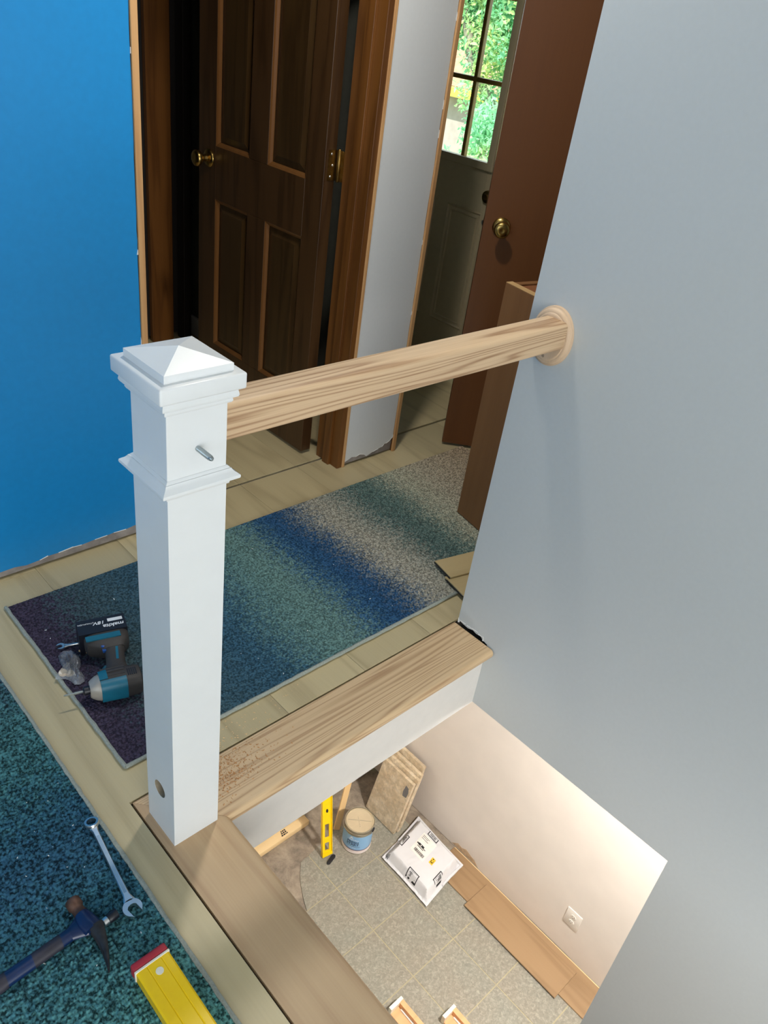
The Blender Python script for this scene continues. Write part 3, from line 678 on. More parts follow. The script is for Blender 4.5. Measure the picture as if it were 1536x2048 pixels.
# poll: face and neck of the head along -Y
ha = Vector((.05, -1, 0)).normalized(); hu = Vector((1, .05, 0))
mb = MB(); c0 = Vector((-.2600, -.052, Z0))
mb.loft([ell(c0+ha*s, hu, ez, r, r) for s, r in ((0, .0125), (.002, .0138), (.014, .0138), (.018, .0115), (.026, .0108), (.034, .013))]); obj('striking_face', mb, M_rust, hm, smooth=True, label='rusty brown striking face')
mb = MB(); mb.loft([ell(c0+ha*s+hu*dx, hu, ez, a, b) for s, a, b, dx in ((.034, .013, .0125, 0), (.045, .016, .0125, 0), (.058, .018, .012, .001), (.072, .016, .0115, .003))])
obj('head', mb, M_bluep, hm, smooth=True)
for sg in (-1, 1):
    mb = MB(); secs = []
    for t in np.linspace(0, 1, 9):
        s = .070 + .078*t; dx = .008 - .016*t*t - .004*t; w = .011*(1-t)+.0016
        secs.append(ell(c0+ha*s+hu*dx+Vector((0, 0, sg*(.0055+.004*t)-.006*t)), hu, ez, w, .0048*(1-t)+.0016, 10))
    mb.loft(secs); obj('claw', mb, M_dksteel, hm, smooth=True)
hp = [(-.262, -.103), (-.275, -.104), (-.288, -.1055), (-.305, -.1070), (-.345, -.1095), (-.355, -.110), (-.40, -.1125), (-.41, -.113), (-.56, -.12)]
def hand(i, j, mt, nm, w, h, **kw):
    mb = MB(); pts = [Vector((x, y, Z0-.004)) for x, y in hp[i:j+1]]
    ws = np.linspace(w[0], w[1], len(pts))
    mb.loft([ell(p, (.06, 1, 0), ez, a, h, 16) for p, a in zip(pts, ws)]); return obj(nm, mb, mt, hm, smooth=True, **kw)
hand(0, 2, M_bluep, 'neck', (.024, .0125), .0085); hand(2, 3, M_bluep, 'shank', (.0125, .0125), .0098)
hand(3, 5, M_grip, 'grip', (.0130, .0130), .0108); hand(5, 6, M_bluep, 'grip_band', (.0133, .0135), .0112); hand(6, 8, M_grip, 'grip_end', (.0137, .016), .0118)

# ---------------------------------------------------------------- wrenches
def wrench(name, label, A, B, z, rj, rring, w, ring=True, group=None, tilt=0):
    """combination wrench from ring centre A to jaw centre B"""
    A, B = Vector((A[0], A[1], z)), Vector((B[0], B[1], z)); x = (B-A).normalized(); M = frame(A, x, Vector((-x.y, x.x, 0))); Ln = (B-A).length
    t = root(name, M=M, label=label, category='wrench')
    th = w*.42
    if ring:
        Mt = Matrix.Rotation(math.radians(-13), 4, 'Y') @ Matrix.Translation((0, 0, .003)); n = 48
        prof = lambda r0, r1: None
        mb = MB(); secs = []
        for k in range(n):
            a = 2*PI*k/n; ri = rring*.66*(1+.06*math.cos(12*a)); ro_ = rring
            c, s = math.cos(a), math.sin(a)
            secs.append([Mt @ Vector((r*c, r*s, h)) for r, h in ((ri, -th*.95), (ro_*.94, -th*.95), (ro_, -th*.5), (ro_, th*.5), (ro_*.94, th*.95), (ri, th*.95))])
        secs.append(secs[0]); mb.loft(secs, closed=False); bmesh.ops.remove_doubles(mb.bm, verts=mb.bm.verts, dist=1e-6)
        obj('ring_end', mb, M_chrome, t, world=False, smooth=True)
    xs = [rring*.8 if ring else 0, rring*1.5 if ring else .01, Ln*.5, Ln-rj*1.7, Ln-rj*.85]; ws = [w*.75, w*.5, w*.46, w*.55, w*1.0]
    mb = MB()
    mb.loft([[(a, -b, -th*.55), (a, -b*.7, -th), (a, b*.7, -th), (a, b, -th*.55), (a, b, th*.55), (a, b*.7, th), (a, -b*.7, th), (a, -b, th*.55)] for a, b in zip(xs, ws)])
    hd = obj('handle', mb, M_chrome, t, world=False, smooth=True)
    mb = MB(); mb.box(xs[1]+.012, xs[3]-.004, -w*.26, w*.26, th, th+.0004); obj('handle_recess', mb, M_steel, hd, world=False)
    # open jaw: outline with a parallel slot turned 15 degrees
    g = rj*.52; out = []
    for k in range(26):
        a = math.radians(38 + (360-76)*k/25); out.append((rj*math.cos(a), rj*math.sin(a)))
    tip = rj*1.02
    pts = [(tip*.98, g), ] + out[0:26] + [(tip*.98, -g), (-rj*.1, -g), (-rj*.32, -g*.6), (-rj*.38, 0), (-rj*.32, g*.6), (-rj*.1, g)]
    ca, sa = math.cos(math.radians(15)), math.sin(math.radians(15))
    mb = MB(); mb.prism([(Ln+p*ca-q*sa, p*sa+q*ca) for p, q in pts], lambda u, v: (u, v, -th), lambda u, v: (u, v, th))
    mb.tri()
    obj('open_jaw', mb, M_chrome, t, world=False)
    return t
wrench('combination_wrench', 'long chrome combination wrench lying on the teal rug', (-.158, .082), (-.180, -.124), .0165, .0175, .0142, .011)
wrench('open_end_wrench', 'small chrome wrench poking out from under the drill battery', (.075, .572), (.010, .594), .0155, .0105, .008, .007, ring=False)

# socket
sk = root('socket', (-.233, -.119, .0215), label='small chrome and black socket beside the hammer head', category='socket')
MS = frame((-.2335, -.1195, .0215), (0, 0, 1), (.2, 1, 0)); MS = frame((-.2335, -.1195, .0215), Vector((0, 0, 1)), Vector((.02, 1, 0)))
ax = Vector((.025, .0035, 0)).normalized(); Mz = Matrix((ax.cross(Vector((0, 0, 1))).normalized(), Vector((0, 0, 1)), ax)).transposed().to_4x4(); Mz.translation = Vector((-.2345, -.1195, .0212))
mb = MB(); mb.lathe([(.0035, .004), (.0035, 0), (.0075, 0), (.0082, .0008), (.0082, .009), (.0075, .0095), (0, .0096)], Mz, 24, cap=False); obj('chrome_collar', mb, M_chrome, sk, smooth=True)
mb = MB(); mb.lathe([(0, .0097), (.0078, .0097), (.0092, .012), (.0095, .026), (.0088, .028), (.005, .0282), (0, .0283)], Mz, 24); obj('black_sleeve', mb, M_black, sk, smooth=True)

# ---------------------------------------------------------------- impact driver
u = Vector((-.96, .28, 0)).normalized(); v = Vector((.28, .96, 0)).normalized()
MD = Matrix((u, v, -Vector((0, 0, 1)))).transposed().to_4x4()
MD = Matrix((u, v, u.cross(v))).transposed().to_4x4(); MD.translation = Vector((.041, .377, .011+.034))
idr = root('impact_driver', M=MD, label='teal and black cordless impact driver lying on the striped rug behind the white post', category='power tool')
# local frame: x forward (nose), y towards the battery, z DOWN (u x v = -z)
def dp(nm, mb, mt, parent=None, **kw): return obj(nm, mb, mt, parent or idr, world=False, **kw)
def rsec(x, ry, rz, p=3.2, n=24, cy=0):
    o = []
    for k in range(n):
        a = 2*PI*k/n; c, s = math.cos(a), math.sin(a)
        o.append((x, cy+ry*math.copysign(abs(c)**(2/p), c), rz*math.copysign(abs(s)**(2/p), s)))
    return o
def ysec(y, cx, rx, rz, p=3.0, n=20):
    o = []
    for k in range(n):
        a = 2*PI*k/n; c, s = math.cos(a), math.sin(a)
        o.append((cx+rx*math.copysign(abs(c)**(2/p), c), y, rz*math.copysign(abs(s)**(2/p), s)))
    return o
mb = MB(); mb.loft([rsec(x, a, b) for x, a, b in ((-.064, .024, .024), (-.061, .029, .029), (-.052, .031, .031), (-.030, .0315, .0315))]); rc = dp('rear_cover', mb, M_char, smooth=True)
mb = MB()
for k in range(5): mb.box(-.053+.0045*k, -.0505+.0045*k, -.012, .010, -.0316, -.0306)
dp('vent_slots', mb, M_black, rc)
mb = MB(); mb.loft([rsec(x, a, b) for x, a, b in ((-.030, .032, .032), (-.010, .0325, .0325), (.020, .032, .032), (.030, .030, .030))]); mh = dp('motor_housing', mb, M_char, smooth=True)
def shell_strip(x0, x1, a0, a1, r0, r1, k=1.05):
    mb = MB(); secs = []
    for x, r in ((x0, r0), ((x0+x1)/2, (r0+r1)/2), (x1, r1)):
        sec = []
        for kk in (k, .96):
            ang = [math.radians(a0+(a1-a0)*i/8) for i in range(9)] if False else [math.radians(a0+(a1-a0)*i/30) for i in range(31)]
            if kk != k: ang = ang[::-1]
            for t_ in ang:
                c_, s_ = math.cos(t_), math.sin(t_); sec.append((x, r*kk*math.copysign(abs(c_)**(2/3.2), c_), r*kk*math.copysign(abs(s_)**(2/3.2), s_)))
        secs.append(sec)
    mb.loft(secs); return mb
dp('side_panel', shell_strip(-.028, .030, 150, 258, .0322, .0305), M_teal, mh, smooth=True)
dp('front_band', shell_strip(.012, .0305, 262, 400, .0322, .0305), M_teal, mh, smooth=True)
mb = MB()
for y0, y1 in ((-.002, .004), (.010, .016)): mb.box(-.027, .012, y0, y1, -.0330, -.0318)
mb.box(-.030, .024, .019, .0312, -.026, -.02); dp('grip_ribs', mb, M_char)
mb = MB(); mb.loft([rsec(x, a, b, 2.2) for x, a, b in ((.028, .0305, .0305), (.032, .0300, .0300), (.040, .0270, .0270), (.049, .0215, .0215), (.053, .018, .018))]); dp('nose_cone', mb, M_nose, smooth=True)
mb = MB(); mb.lathe([(.0105, 0), (.0105, .012), (.008, .015), (0, .015)], Matrix.Translation((.053, 0, 0)) @ Matrix.Rotation(PI/2, 4, 'Y'), 18); dp('chuck', mb, M_black, smooth=True)
mb = MB(); mb.lathe([(.0033, 0), (.0033, .018), (.0024, .021), (.0024, .038), (.0012, .043)], Matrix.Translation((.067, 0, 0)) @ Matrix.Rotation(PI/2, 4, 'Y'), 6); dp('driver_bit', mb, M_steel)
mb = MB(); mb.loft([ysec(y, cx, rx, rz) for y, cx, rx, rz in ((.020, -.016, .034, .022), (.036, -.016, .028, .0195), (.055, -.017, .0235, .018), (.085, -.021, .0225, .0175), (.108, -.024, .0235, .018), (.118, -.024, .028, .020))]); hl = dp('handle', mb, M_char, smooth=True)
mb = MB(); mb.mbox(Matrix.Translation((-.026, .086, -.0168)) @ Matrix.Rotation(.14, 4, 'Z'), .006, .044, .003); dp('handle_stripe', mb, M_teal, hl)
mb = MB(); mb.loft([ysec(y, cx, rx, .010) for y, cx, rx in ((.034, .012, .010), (.042, .013, .0085), (.052, .010, .0075), (.058, .006, .006))]); dp('trigger', mb, M_tealdk, smooth=True)
mb = MB(); mb.loft([ysec(y, .016, rx, .013) for y, rx in ((.024, .020), (.031, .018), (.034, .012))]); dp('trigger_guard', mb, M_teal, smooth=True)
mb = MB(); mb.lathe([(.005, 0), (.005, .006), (.003, .007)], Matrix.Translation((.001, .118, -.014)) @ Matrix.Rotation(PI, 4, 'X'), 12); mb.box(-.004, .004, .104, .120, -.014, -.008); dp('mode_switch', mb, M_bluetrig, smooth=True)
mb = MB(); mb.loft([ysec(y, cx, rx, rz, 4) for y, cx, rx, rz in ((.110, -.024, .025, .019), (.120, -.019, .036, .0235), (.132, -.014, .050, .0275), (.150, -.013, .0535, .029), (.1575, -.013, .0535, .0285))]); ft = dp('handle_foot', mb, M_char, smooth=True)
mb = MB(); mb.mbox(Matrix.Translation((-.004, .1405, -.0287)), .082, .017, .003); mb.bevel(.001, 1); dp('foot_stripe', mb, M_teal, ft)
mb = MB(); mb.box(-.066, .050, .158, .212, -.030, .0335); mb.bevel(.006, 3); bt = dp('battery', mb, M_black, smooth=True)
def print_on(txt, size, x, y, mat, bold=0.0, sh=0.0, wx=1.0, nm='lettering'):
    me = text_mesh(txt, size, .0003, 'CENTER', sh, bold, wx)
    # text +x -> local +x, text up -> -y (towards the head), text normal -> -z (up in the world)
    me.transform(Matrix(((1, 0, 0, x), (0, -1, 0, y), (0, 0, -1, -.0302), (0, 0, 0, 1))))
    return dp(nm, me, mat, bt)
print_on('makita', .0165, -.036, .176, M_whiteprint, .0004, .15, 1.15)
print_on('18V', .0155, -.004, .192, M_whiteprint, .0003, .2, 1.1)
mb = MB(); mb.mbox(Matrix.Translation((-.042, .196, -.0302)), .036, .011, .0006); dp('badge', mb, M_whiteprint, bt)
print_on('LITHIUM-ION', .0065, .028, .196, M_whiteprint)

# ---------------------------------------------------------------- plastic bag with wood plugs
pb = root('plastic_bag', (-.004, .52, .012), label='small crumpled clear plastic bag beside the impact driver', category='bag')
outl = [(-.048, .500), (-.030, .516), (-.016, .524), (-.014, .545), (-.008, .570), (.010, .580), (.027, .572), (.032, .548), (.029, .525), (.020, .508), (.008, .492), (.012, .470), (.006, .455), (-.008, .451), (-.018, .458), (-.020, .474), (-.027, .487)]
a = N('clear_plastic_film'); a.set(.18)
tr = a.n('ShaderNodeBsdfTransparent'); gs = a.n('ShaderNodeBsdfGlossy'); gs.inputs['Roughness'].default_value = .12; df = a.n('ShaderNodeBsdfDiffuse'); df.inputs[0].default_value = (.75, .8, .88, 1)
fr = a.n('ShaderNodeFresnel'); fr.inputs[0].default_value = 1.45; m1 = a.n('ShaderNodeMixShader'); m1.inputs[0].default_value = .22; a.l(tr, 0, m1, 1); a.l(df, 0, m1, 2)
m2 = a.n('ShaderNodeMixShader'); a.l(fr, 0, m2, 0); a.l(m1, 0, m2, 1); a.l(gs, 0, m2, 2); a.l(m2, 0, a.t.nodes['Material Output'], 'Surface'); M_film = a.m
def dome(outl, z0, hmax, seed, rings=9):
    r = random.Random(seed); mb = MB(); c = Vector((sum(p[0] for p in outl)/len(outl), sum(p[1] for p in outl)/len(outl), 0)); n = len(outl)
    pts = []
    for k in range(n):           # subdivide outline
        p, q = Vector((*outl[k], 0)), Vector((*outl[(k+1) % n], 0)); pts += [p, p.lerp(q, .5)]
    secs = []
    for i in range(rings):
        t = i/(rings-1)*.97; h = hmax*math.sin(t*PI/2)**.8
        secs.append([Vector((*(p.lerp(c, t)).xy, z0+h*(1+r.uniform(-.35, .35)*(t > 0)))) for p in pts])
    mb.loft(secs, closed=False); mb.bm.faces.new([v for v in list(mb.bm.verts)[-len(pts):]]); return mb
obj('film', dome(outl, .0125, .022, 4), M_film, pb)
for (x, y, rz) in ((-.024, .506, .5), (-.012, .494, -.4)):
    mb = MB(); mb.lathe([(0, 0), (.0095, 0), (.0105, .002), (.0095, .006), (.004, .008), (0, .0082)], Matrix.Translation((x, y, .0135)) @ Matrix.Rotation(rz*.3, 4, 'X'), 18); obj('wood_plug', mb, M_pine, pb, smooth=True)
mb = MB(); mb.mbox(Matrix.Translation((.048, .549, .016)) @ Matrix.Rotation(-.9, 4, 'Z'), .022, .010, .004)
wc = obj('wood_plug', mb, M_pine, None, bevel=.001); wc.name = 'wood_chip'; wc['label'] = 'pale wood chip lying under the edge of the drill battery'; wc['category'] = 'wood chip'

# ---------------------------------------------------------------- sawdust & crumbs
def flakes(name, n, fn, size, mat, **kw):
    mb = MB(); r = random.Random(len(name)+n)
    for _ in range(n):
        x, y, z = fn(r); s = size*r.uniform(.4, 1.5); M = Matrix.Translation((x, y, z+s*.25)) @ Matrix.Rotation(r.uniform(0, 6.3), 4, 'Z') @ Matrix.Rotation(r.uniform(-.5, .5), 4, 'X')
        mb.mbox(M, s*r.uniform(1, 2.6), s*.8, s*.35)
    return obj(name, mb, mat, kind='stuff', **kw)
def on_oak(r):
    while True:
        x = .075+abs(r.gauss(0, .075)); y = .045+r.gauss(0, .028)
        if -.045 < y < .084 and x < .5: return (x, y, .0002)
flakes('sawdust', 760, on_oak, .0014, M_dust, label='reddish sawdust scattered on the oak edge board beside the white post', category='sawdust')
def on_floor(r):
    while True:
        x = .06+abs(r.gauss(0, .13)); y = r.uniform(.1, .167)
        if x < .6: return (x, y, .0002)
flakes('sawdust', 190, on_floor, .0014, M_pine, label='pale sawdust on the grey planks between oak board and rug', category='sawdust')
flakes('crumbs', 26, lambda r: (r.uniform(.0, 1.1), r.uniform(.2, .7), .0115), .0017, M_speck, label='white drywall crumbs scattered over the striped rug', category='crumbs')
flakes('crumbs', 40, lambda r: (r.uniform(-.42, -.16), r.gauss(-.02, .14), .0125), .0014, M_speck, label='white drywall crumbs scattered over the teal rug', category='crumbs')

# ---------------------------------------------------------------- basement floor
fb = st('floor_basement', 'basement floor of mottled grey-green tiles, torn up along the walls', 'floor')
mb = MB(); mb.box(-1.1, XW+.1, -4.1, 1.26, D-.1, D-.004); obj('scraped_subfloor', mb, M_sub, fb)
TS = .293; gx0, gy0 = 1.33, .41
tilemesh = None
def in_torn(x, y): return False
mbg = MB()
for i in range(-3, 3):
    for j in range(-6, 2):
        xa, xb = gx0+TS*i, gx0+TS*(i+1); yA, yB = gy0+TS*j, gy0+TS*(j+1)
        if xa < .3 and yA > .3: pass
        poly = [(xa, yA), (xb, yA), (xb, yB), (xa, yB)]
        r = random.Random(i*97+j)
        if j == 1:   # torn far row: wavy far edge, curved corner at left
            if xb < 1.2: continue
            far = lambda x: .955+.02*math.sin(9*x) if x > 1.30 else .955-.24*((1.30-x)/.17)**1.5
            xs = [max(xa, 1.13)+(xb-max(xa, 1.13))*k/7 for k in range(8)]
            poly = [(xs[0], yA), (xb, yA)] + [(x, max(yA+.004, min(yB, far(x)+r.uniform(-.006, .006)))) for x in xs[::-1]]
        if i == 2:   # torn right column
            ys_ = [yA+(yB-yA)*k/6 for k in range(7)]
            rag = lambda y: gx0+TS*2 + (.16 if y < -.35 else .10+.05*math.sin(7*y)) 
            poly = [(xa, yA)] + [(min(xb, rag(y)+r.uniform(-.012, .012)), y) for y in ys_] + [(xa, yB)] if j < 1 else None
            if poly is None: continue
        g = .0028
        cx = sum(p[0] for p in poly)/len(poly); cy = sum(p[1] for p in poly)/len(poly)
        pin = [(min(max(x, xa+g), xb-g), min(max(y, yA+g), yB-g)) for x, y in poly]
        mb = MB(); mb.prism(pin, lambda a_, b_: (a_, b_, D-.004), lambda a_, b_: (a_, b_, D))
        mb.tri()
        obj('tile', mb, M_tile, fb)
        if j < 1 and i < 2: mbg.box(xa, xb, yA, yB, D-.0041, D-.0012)
        elif j == 1: mbg.prism([(a_, b_) for a_, b_ in poly], lambda a_, b_: (a_, b_, D-.0041), lambda a_, b_: (a_, b_, D-.0012))
        else: mbg.prism([(a_, b_) for a_, b_ in poly], lambda a_, b_: (a_, b_, D-.0041), lambda a_, b_: (a_, b_, D-.0012))
mbg.tri()
obj('grout', mbg, M_grout, fb)

# long honey planks along the wall
def board(name, label, M, sx, sy, sz, mat, **kw):
    t = root(name, M=M, label=label, category='plank', **kw)
    mb = MB(); mb.box(0, sx, 0, sy, 0, sz); obj('board', mb, mat, t, world=False, bevel=.0012, seg=1)
    return t
b1 = board('floor_plank', 'long tan plank lying flat along the base of the basement wall', Matrix.Translation((1.828, -.80, D+.0003)), .186, 1.27, .008, M_plankx)
mb = MB(); mb.box(.1862, .192, 0, 1.27, .001, .004); obj('click_tongue', mb, M_pine, b1, world=False)
MB2 = Matrix.Translation((1.7935, -.405, D+.0095)) @ Matrix.Rotation(-.003, 4, 'Z') @ Matrix.Rotation(math.radians(-.4), 4, 'Y')
b2 = board('floor_plank', 'shorter honey oak plank resting on top of the long plank', MB2, .186, .605, .008, M_plankx)
# torn wall patch
mb = MB(); mb.prism([(.50, -2.492), (.46, -2.455), (.43, -2.462), (.40, -2.443), (.36, -2.458), (.335, -2.462), (.30, -2.494)], lambda a_, b_: (XW-.0012, a_, b_), lambda a_, b_: (XW+.001, a_, b_))
mb.tri()
pt = obj('torn_patch', mb, plain('brown_torn_paper', srgb(190, 164, 134), .9, var=.2, scale=60), bpy.data.objects['wall_stairwell'])

# outlet
ol = root('outlet', (XW, -.271, -2.228), label='white duplex outlet low on the basement wall', category='outlet')
mb = MB(); mb.box(XW-.006, XW-.0002, -.314, -.228, -2.288, -2.168); obj('cover_plate', mb, M_out, ol, bevel=.003, seg=2, smooth=True)
for zc in (-2.208, -2.248):
    mb = MB(); mb.lathe([(.0165, 0), (.0165, .0015), (.0155, .0022), (0, .0022)], Matrix.Translation((XW-.006, -.271, zc)) @ Matrix.Rotation(-PI/2, 4, 'Y') @ Matrix.Diagonal((.85, 1, 1, 1)), 24); rcp = obj('receptacle', mb, M_out, ol, smooth=True)
    mb = MB()
    for dy in (-.006, .006): mb.box(XW-.0087, XW-.008, -.271+dy-.001, -.271+dy+.001, zc-.001, zc+.007)
    mb.lathe([(.0022, 0), (.0022, .0006)], Matrix.Translation((XW-.0081, -.271, zc-.007)) @ Matrix.Rotation(-PI/2, 4, 'Y'), 10)
    obj('slots', mb, M_blackprint, rcp)

# ---------------------------------------------------------------- particle board scraps leaning on the wall
for i, (dx, dz, y0, w, h, lab) in enumerate(((0, 0, .748, .237, .375, 'particle board scrap leaning on the basement wall, frontmost with a dark scuff'), (.028, .0, .742, .240, .392, 'particle board scrap leaning second in the stack behind the front one'), (.055, 0, .752, .236, .405, 'particle board scrap leaning third in the stack against the wall'), (.085, 0, .770, .225, .43, 'particle board scrap at the back of the leaning stack, the orange-edged tallest'))):
    lean = math.atan2(.088, .367)
    up = Vector((math.sin(lean), 0, math.cos(lean))); o_ = Vector((1.79+dx, y0, D))
    M = Matrix((Vector((0, 1, 0)), up, Vector((0, 1, 0)).cross(up))).transposed().to_4x4(); M.translation = o_
    t = root('particle_board', M=M, label=lab, category='board', group='leaning particle boards')
    mb = MB(); mb.box(0, w, 0.0, h, 0, .022)
    # lift so that the lowest corner touches the floor
    mb.tf(Matrix.Translation((0, .0055, 0)))
    if i: pass
    obj('board', mb, M_osb, t, world=False, bevel=.0015, seg=1)
    if i == 0:
        mb = MB(); mb.prism([(.012, .275), (.040, .27), (.046, .30), (.040, .345), (.018, .338), (.010, .31)], lambda a_, b_: (a_, b_, -.0004), lambda a_, b_: (a_, b_, .0004))
        obj('scuff_patch', mb, M_greyprint, t, world=False)
# pine stick leaning
def lean_bar(A, B, wdir, w, th):
    A, B = Vector(A), Vector(B); z = (B-A).normalized(); x = Vector(wdir); x = (x - z*x.dot(z)).normalized(); y = z.cross(x)
    M = Matrix((x, y, z)).transposed().to_4x4(); M.translation = A; return M, (B-A).length
M, ln = lean_bar((1.556, .975, D+.003), (1.82, 1.130, -1.932), (1, -.35, 0), .036, .012)
t = root('wood_stick', M=M, label='thin pine stick leaning on the back wall beside the paint can', category='stick')
mb = MB(); mb.box(-.018, .018, -.006, .006, 0, ln); obj('stick', mb, M_pinez, t, world=False, bevel=.001, seg=1)

# yellow I-beam level leaning on the back wall
M, ln = lean_bar((1.408, .882, D+.004), (1.525, 1.135, -1.72), (1, -.25, 0), .062, .02)
l2 = root('spirit_level', M=M, label='yellow I-beam level leaning on the back wall beside the pine stick', category='spirit level')
hw, fw = .030, .0045
holes = [(.035, .085, .013), (.115, .20, .013), (.365, .475, .013), (.66, .75, .013)]
mb = MB()
segs = []; z = .012
for a_, b_, h_ in holes: segs.append((z, a_, None)); segs.append((a_, b_, h_)); z = b_
segs.append((z, ln-.02, None))
for a_, b_, h_ in segs:
    if h_ is None: mb.box(-hw+fw, hw-fw, -.004, .004, a_, b_)
    else: mb.box(-hw+fw, -h_, -.004, .004, a_, b_); mb.box(h_, hw-fw, -.004, .004, a_, b_)
obj('web', mb, M_yellow, l2, world=False)
for s in (-1, 1): mb = MB(); mb.box(min(s*hw, s*(hw-fw)), max(s*hw, s*(hw-fw)), -.011, .011, .006, ln); obj('flange', mb, M_yellow, l2, world=False, bevel=.001, seg=1)
mb = MB(); mb.prism([(-hw, .006), (hw, .016), (hw, .03), (-hw, .03)][:4], lambda a_, b_: (a_, -.0115, b_-.006), lambda a_, b_: (a_, .0115, b_-.006)); obj('end_cap', mb, M_yellow, l2, world=False)
mb = MB(); mb.lathe([(0, 0), (.011, 0), (.011, .003), (.007, .004), (0, .004)], Matrix.Translation((.0, -.004, .283)) @ Matrix.Rotation(PI/2, 4, 'X') @ Matrix.Diagonal((.6, 1, 1, 1)), 20); obj('tilted_vial', mb, M_blackprint, l2, world=False, smooth=True)

# knife-like dark tool
kx = root('utility_blade', (1.41, .848, D), rz=math.atan2(.017, .059)+.0, label='small dark plastic scrap on the tiles below the yellow level', category='scrap')
mb = MB(); mb.loft([[(x, -w, 0), (x, w, 0), (x, w, .008), (x, -w, .008)] for x, w in ((-.034, .002), (-.026, .010), (.026, .011), (.033, .008), (.036, .004))]); obj('body', mb, M_black, kx, world=False, bevel=.001, seg=1)
kx.name = 'plastic_scrap'

# lumber offcut on the floor
lb = root('lumber_offcut', (1.18, 1.10, D), label='pale lumber offcut with a dark mill stamp lying along the basement back wall', category='lumber')
mb = MB(); mb.box(.86, 1.455, 1.098, 1.150, D-.0035, D+.034); st_ = obj('board', mb, M_pine, lb, bevel=.004, seg=2, smooth=True)
mb = MB(); r = random.Random(2)
for row in range(3):
    x = 1.270+.005*row
    for k in range(3 if row else 4):
        w_ = r.uniform(.005, .011); mb.box(x, x+w_, 1.110+.0115*row, 1.118+.0115*row, D+.0342, D+.0346); x += w_+.003
obj('mill_stamp', mb, M_blackprint, st_)

# ---------------------------------------------------------------- paint can
CX, CY = 1.598, .850
pc = root('paint_can', (CX, CY, D), label='gallon paint can with pale blue label and closed beige lid', category='paint can')
CR, CH = .0825, .192
Mc = Matrix.Translation((CX, CY, D))
mb = MB(); mb.lathe([(.080, .0, 0), (.0835, .001, 0), (.0845, .004, 0), (.0835, .007, 2), (.0825, .008, 2), (.0826, .030, 1), (.0826, .036, 3), (.0826, .150, 0), (.0825, .152, 0), (.0825, .182, 0), (.0845, .185, 0), (.0852, .189, 0), (.0840, .1925, 0), (.081, .193, 0), (.0795, .191, 0), (.0785, .185, 0), (0, .185, 0)], Mc, 64)
can = obj('can_body', mb, [M_canmetal, M_maroon, M_canwhite, M_canblue], pc, smooth=True)
mb = MB(); mb.lathe([(.0782, .1852), (.0782, .1895), (.0765, .1915), (.0725, .1915), (.0705, .1885), (.067, .1875), (0, .1875)], Mc, 64); lid = obj('lid', mb, M_canlid, pc, smooth=True)
mb = MB()
mb.mbox(Matrix.Translation((CX, CY, D+.1878)) @ Matrix.Rotation(-.78, 4, 'Z'), .13, .0022, .0012)
obj('lid_crease', mb, M_canmetal, lid)
me = text_mesh('xx·x', .02, .0003)
mb = MB(); r = random.Random(4)
for k in range(7): mb.mbox(Matrix.Translation((CX-.026+.0085*k*.62, CY-.03+.0085*k, D+.1878)) @ Matrix.Rotation(r.uniform(-.5, 1.2), 4, 'Z'), .006, .0012, .0008)
obj('pencil_note', mb, M_greyprint, lid)
bpy.data.meshes.remove(me)
def wrap(txt, size, zc, ang, mat, bold=0, wx=1.0, nm='lettering', me=None):
    me = me or text_mesh(txt, size, .0002, 'CENTER', 0, bold, wx)
    bm = bmesh.new(); bm.from_mesh(me)
    for vt in bm.verts:
        x, y, z = vt.co; th = ang + x/CR; rad = .0829 + max(0, z)*1.0
        vt.co = Vector((CX+rad*math.cos(th), CY+rad*math.sin(th), D+zc+y))
    bpy.data.meshes.remove(me)
    mbx = MB.__new__(MB); mbx.bm = bm; return obj(nm, mbx, mat, can)
A0 = math.radians(207)
wrap('FRESH', .0215, .098, A0, M_navy, .0007, 1.15); wrap('START', .0215, .079, A0, M_navy, .0007, 1.15)
wrap('Benjamin Moore', .0085, .119, A0+.05, M_whiteprint, .0002)
wrap('Premium Interior/Exterior Primer', .0062, .064, A0+.02, M_navy, .0001)
wrap('Interior · Exterior', .0058, .052, A0, M_whiteprint, .0001)
bmt = bmesh.new(); vs_ = [bmt.verts.new(p) for p in ((-.012, -.008, .0004), (.012, -.008, .0004), (0, .011, .0004))]; bmt.faces.new(vs_); mt_ = bpy.data.meshes.new('tri'); bmt.to_mesh(mt_); bmt.free()
wrap('', 0, .135, A0-.12, M_whiteprint, nm='triangle_logo', me=mt_)
mb = MB(); aa = math.radians(299); mb.lathe([(.014, -.003), (.014, .004), (.010, .006), (0, .006)], Matrix.Translation((CX+.083*math.cos(aa), CY+.083*math.sin(aa), D+.150)) @ Matrix.Rotation(aa, 4, 'Z') @ Matrix.Rotation(PI/2, 4, 'Y'), 18); obj('handle_ear', mb, M_black, pc, smooth=True)
mb = MB(); pts = []
for k in range(19):
    a_ = math.radians(299) - PI*k/18; pts.append((CX+.0895*math.cos(a_), CY+.0895*math.sin(a_), D+.150+.028*math.sin(PI*k/18)))
mb.tube(pts, .0018, 8); obj('wire_bail', mb, M_canmetal, pc, smooth=True)

